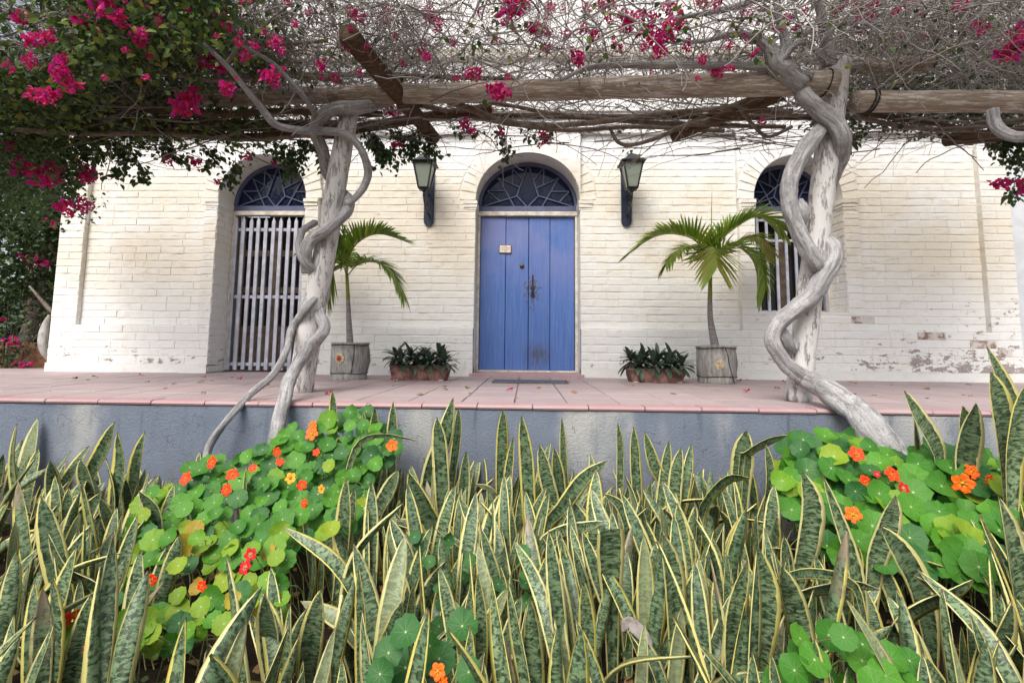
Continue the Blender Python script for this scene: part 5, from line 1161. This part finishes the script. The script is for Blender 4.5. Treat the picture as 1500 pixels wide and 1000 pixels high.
for h_ in HL:
    pts, wpx, Y = h_[:3]; pts = list(reversed(pts)); n = len(pts); t0 = P(*pts[0], Y+.06)
    W = [P(x, y, Y+.06-.10*i/(n-1)) for i, (x, y) in enumerate(pts)]
    # carry the leaf on down to the soil
    d = (W[0]-W[1]); d.normalize(); hz = abs(d.z) < .5; base = Vector((W[0].x+d.x*(.30 if hz else .12), W[0].y+.03, ZB-.01))
    if hz: wpx *= 1.35
    if hz: base.x = W[0].x+d.x*.16; W = [base, Vector((W[0].x+d.x*.13, W[0].y+.01, (W[0].z*.55+ZB*.45)))]+W
    elif W[0].z > ZB+.12: W = [base]+W
    else: base = Vector((W[0].x, W[0].y, ZB))
    NX_ = random.choice([1, 2, 2, 3]); t = empty('snake_plant', base, slabel(base.x, base.y, NX_+1, hz or len(pts) > 4), 'snake plant', 'snake plants filling the bed')
    mb = sword([w_-base for w_ in W], wpx*Y/F_PX, (random.uniform(-.35, .35) if not hz else 0, -1, .5 if hz else .15), random.uniform(-.3, .3), len(h_) > 3); mb.build('leaf', MAT['snake'], t, True)
    for q in range(NX_):
        me, kind, L_ = swords[random.randrange(26)]; o = link('leaf', me, t); o.location = (random.uniform(-.07, .07), random.uniform(.0, .10), 0); o.rotation_euler = (random.gauss(0, .1), random.gauss(0, .12), random.gauss(0, .8)); o.scale = (.9, .8, .72+.1*random.random())
# one withered grey leaf folded over
a = [P(x, y, 1.85) for x, y in ((950, 960), (945, 935), (930, 918), (918, 912), (912, 925))]
t = empty('withered_leaf', (a[0].x, 1.85, ZB), 'withered pale grey snake plant leaf folded over among the green ones', 'leaf')
mb = sword([Vector((a[0].x, 1.88, ZB))-t.location]+[q-t.location for q in a], .048, (0, -1, .4), .6); mb.build('leaf_blade', flatmat('withered leaf', (.30, .27, .25), .9, .1, .3, 20, .8), t, True)

# ------------------------------------------------------------------ nasturtiums
def nleafmesh(mat, v):
    mb = MB(); n = 27; r_ = random.Random(v); lob = [1+.05*math.cos(9*2*math.pi*i/n/1.0)+r_.uniform(-.03, .03) for i in range(n)]; cup = r_.uniform(-.14, .26); sg = r_.uniform(-.22, .22)
    V = [(0, 0, -.012)]; U = [(.5, .5)]
    for ring in (.33, .7, 1.):
        for i in range(n):
            a = 2*math.pi*i/n; q = ring*(1+(lob[i]-1)*ring); x, y = q*math.cos(a)*.5, q*math.sin(a)*.5
            V.append((x, y, cup*ring*ring*.5+sg*x*y*4+.020*ring*math.cos(9*a)+.05*ring*ring*math.sin(2*a+v)+.022*ring**3*math.sin(5*a+v*2))); U.append((.5+x*.94, .5+y*.94))
    Fc = [(0, 1+i, 1+(i+1) % n) for i in range(n)]+[(1+k*n+i, 1+(k+1)*n+i, 1+(k+1)*n+(i+1) % n, 1+k*n+(i+1) % n) for k in range(2) for i in range(n)]
    mb.add(V, Fc, U); return mb.mesh('leaf', MAT[mat], True)
NM = {m_: [nleafmesh(m_, i) for i in range(6)] for m_ in ('nast', 'nast_blue', 'nast_lime', 'nast_yellow')}
def flowermesh(mat, v):
    mb = MB(); r_ = random.Random(v); K = 5
    for p_ in range(5):
        a0 = 2*math.pi*p_/5+.3; V = []; U = []
        for i in range(K+1):
            t = i/K; hw_ = (.18+.62*math.sin(math.pi*min(.5, .62*t+.02)))*(.92+.16*r_.random())*(1 if i < K else .72)
            for j in range(5):
                e = (j-2)/2; a = a0+e*hw_*.85; rad = .05+t*(.46-.10*e*e); z = .10*t-.16*t*t+.07*math.sin(e*5+p_*2+t*5)*t+.02*(p_%2)*t-.12*(1-t)
                V.append((rad*math.cos(a), rad*math.sin(a), z)); U.append((j/4, t))
        mb.add(V, [(i*5+j, i*5+j+1, i*5+j+6, i*5+j+5) for i in range(K) for j in range(4)], U)
    mb.tube([(0, 0, -.04), (0, -.02, -.2), (0, -.08, -.42)], [.09, .05, .012], 8, uv=(.5, .1)); return mb.mesh('flower', MAT[mat], True)
FM = {m_: [flowermesh(m_, i) for i in range(3)] for m_ in ('petal_red', 'petal_orange', 'petal_crimson', 'petal_gold')}
def face(o, nrm, spin):
    nrm = Vector(nrm).normalized(); o.rotation_euler = (nrm.to_track_quat('Z', 'Y').to_matrix() @ Matrix.Rotation(spin, 3, 'Z')).to_euler()
def mound(name_label, poly, ym, sz, flowers, seed, colour, maxn=285, extra=()):
    random.seed(seed); xs = [p[0] for p in poly]; ys = [p[1] for p in poly]
    c = P((min(xs)+max(xs))/2, (min(ys)+max(ys))/2, ym(sum(ys)/len(ys))); t = empty('nasturtium', (c.x, c.y, ZB), name_label, 'nasturtium'); got = []; mb = MB(); tr = 0
    cand = list(extra)
    while tr < 9000 and len(got) < maxn:
        tr += 1
        if cand: x, y = cand.pop(); ok = True
        else:
            x, y = random.uniform(min(xs), max(xs)), random.uniform(min(ys), max(ys)); ok = inpoly(x, y, poly) and (seed != 31 or y < 800 or random.random() < .30)
        if not ok: continue
        s_ = sz(x, y)*random.uniform(.72, 1.15)
        if any((x-a)**2+(y-b)**2 < (.36*(s_+s2)/2*1.12)**2 for a, b, s2 in got): continue
        got.append((x, y, s_)); Y = ym(y)+random.uniform(-.15, .16); p = P(x, y, Y); d = s_*Y/F_PX; m_ = colour(x, y)
        o = link('leaf', NM[m_][random.randrange(6)], t); o.location = p-t.location; o.scale = (d, d, d)
        face(o, (random.gauss(0, .28), -1+random.gauss(0, .25), .85+random.gauss(0, .3)), random.uniform(0, 6.28))
        b = Vector((p.x+random.uniform(-.12, .12), p.y+random.uniform(.02, .2), max(ZB, p.z-random.uniform(.18, .4)))); mb.tube([Vector(q)-t.location for q in spline([b, b.lerp(p, .5)+Vector((random.uniform(-.04, .04), .04, .03)), p+Vector((0, .012, -.012))], 6)], .0026, 4)
    # creeping stems under the leaves
    for q in range(int(len(got)*.5)):
        x, y, _ = random.choice(got); x2, y2, _ = random.choice(got)
        if abs(x-x2)+abs(y-y2) > 130: continue
        a = P(x, y, ym(y)+.14); b = P(x2, y2, ym(y2)+.14); mb.tube([Vector(q_)-t.location for q_ in spline([a, a.lerp(b, .5)+Vector((random.uniform(-.06, .06), .05, random.uniform(-.08, .02))), b], 8)], .0032, 4)
    tag(mb.build('stems', MAT['stem'], t), kind='stuff')
    for f in flowers:
        x, y, m_, s_ = f; Y = ym(y)-.17; p = P(x, y, Y); d = s_*.82*Y/F_PX; o = link('flower', FM[m_][random.randrange(3)], t); o.location = p-t.location; o.scale = (d, d, d)
        face(o, (random.uniform(-.5, .5), -1, random.uniform(-.1, .7)), random.uniform(0, 6.28))
    return t
def cL(x, y):
    r = random.random()
    if y > 770: return 'nast_lime' if r < .42 else ('nast_yellow' if r < .52 else ('nast' if r < .85 else 'nast_blue'))
    if x < 260: return 'nast_lime' if r < .35 else 'nast'
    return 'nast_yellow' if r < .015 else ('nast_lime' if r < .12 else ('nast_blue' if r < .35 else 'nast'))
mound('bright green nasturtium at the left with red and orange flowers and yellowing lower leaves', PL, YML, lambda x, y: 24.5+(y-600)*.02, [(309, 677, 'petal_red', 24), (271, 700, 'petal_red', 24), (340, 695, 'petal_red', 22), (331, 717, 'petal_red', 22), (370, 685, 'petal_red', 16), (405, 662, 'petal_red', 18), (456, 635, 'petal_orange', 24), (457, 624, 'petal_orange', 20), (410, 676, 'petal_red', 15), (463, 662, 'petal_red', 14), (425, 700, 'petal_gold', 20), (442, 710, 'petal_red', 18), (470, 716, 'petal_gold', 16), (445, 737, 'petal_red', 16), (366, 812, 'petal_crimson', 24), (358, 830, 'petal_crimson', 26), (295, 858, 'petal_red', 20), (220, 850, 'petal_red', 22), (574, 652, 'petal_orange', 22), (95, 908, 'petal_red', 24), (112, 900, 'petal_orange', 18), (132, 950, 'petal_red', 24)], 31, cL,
      extra=[(140, 885), (170, 880), (150, 860), (172, 938), (105, 930), (195, 945), (180, 905)])
def cR(x, y):
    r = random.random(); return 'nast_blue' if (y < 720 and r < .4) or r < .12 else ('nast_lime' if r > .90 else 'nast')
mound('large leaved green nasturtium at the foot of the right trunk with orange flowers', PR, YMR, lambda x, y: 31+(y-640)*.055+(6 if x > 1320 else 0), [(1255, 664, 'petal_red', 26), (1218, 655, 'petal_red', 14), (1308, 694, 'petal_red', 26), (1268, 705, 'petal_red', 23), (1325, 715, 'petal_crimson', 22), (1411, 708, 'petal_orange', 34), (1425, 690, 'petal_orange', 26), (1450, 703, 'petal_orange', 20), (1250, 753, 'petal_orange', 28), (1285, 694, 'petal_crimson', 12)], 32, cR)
for lab, poly, fl, col_, n_ in (('low nasturtium with one orange flower at the bottom edge left of centre', [(560, 915), (690, 915), (690, 1010), (540, 1010)], [(641, 983, 'petal_orange', 27), (650, 998, 'petal_orange', 16)], 'nast_blue', 9), ('low dark nasturtium at the bottom edge right of centre', [(1170, 930), (1310, 925), (1360, 1010), (1130, 1010)], [], 'nast', 18)):
    mound(lab, poly, lambda py: 1.62-(py-900)*.0007, lambda x, y: 40, fl, 40+n_, lambda x, y, c_=col_: c_, n_)
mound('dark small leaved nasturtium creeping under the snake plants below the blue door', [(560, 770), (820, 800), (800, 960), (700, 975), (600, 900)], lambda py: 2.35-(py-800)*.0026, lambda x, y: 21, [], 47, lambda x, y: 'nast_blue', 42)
# dry litter under the plants
S = canopy_pts(2600, ((-4.2, 4.2), (1.1, 3.6), (ZB+.0, ZB+.04))); dummy = empty('leaf_litter', (0, 2.4, ZB)); leaves(dummy, 'litter', S, .05, MAT['dry'], .0); dummy['kind'] = 'stuff'
# shadowed undergrowth of short herbs between the stems
S = canopy_pts(200, ((-4, 4), (1.3, 3.5), (ZB+.05, ZB+.28))); Lp = np.concatenate([c+rng.normal(0, .05, (9, 3)) for c in S]); dd = empty('undergrowth', (0, 2.4, ZB)); dd['kind'] = 'stuff'; leaves(dd, 'herbs', Lp, .035, MAT['bleaf'], .2)
print('snake plants', ns, 'leaves', nleaf, 'bricks', len(bricks), 'objects', len(bpy.data.objects))
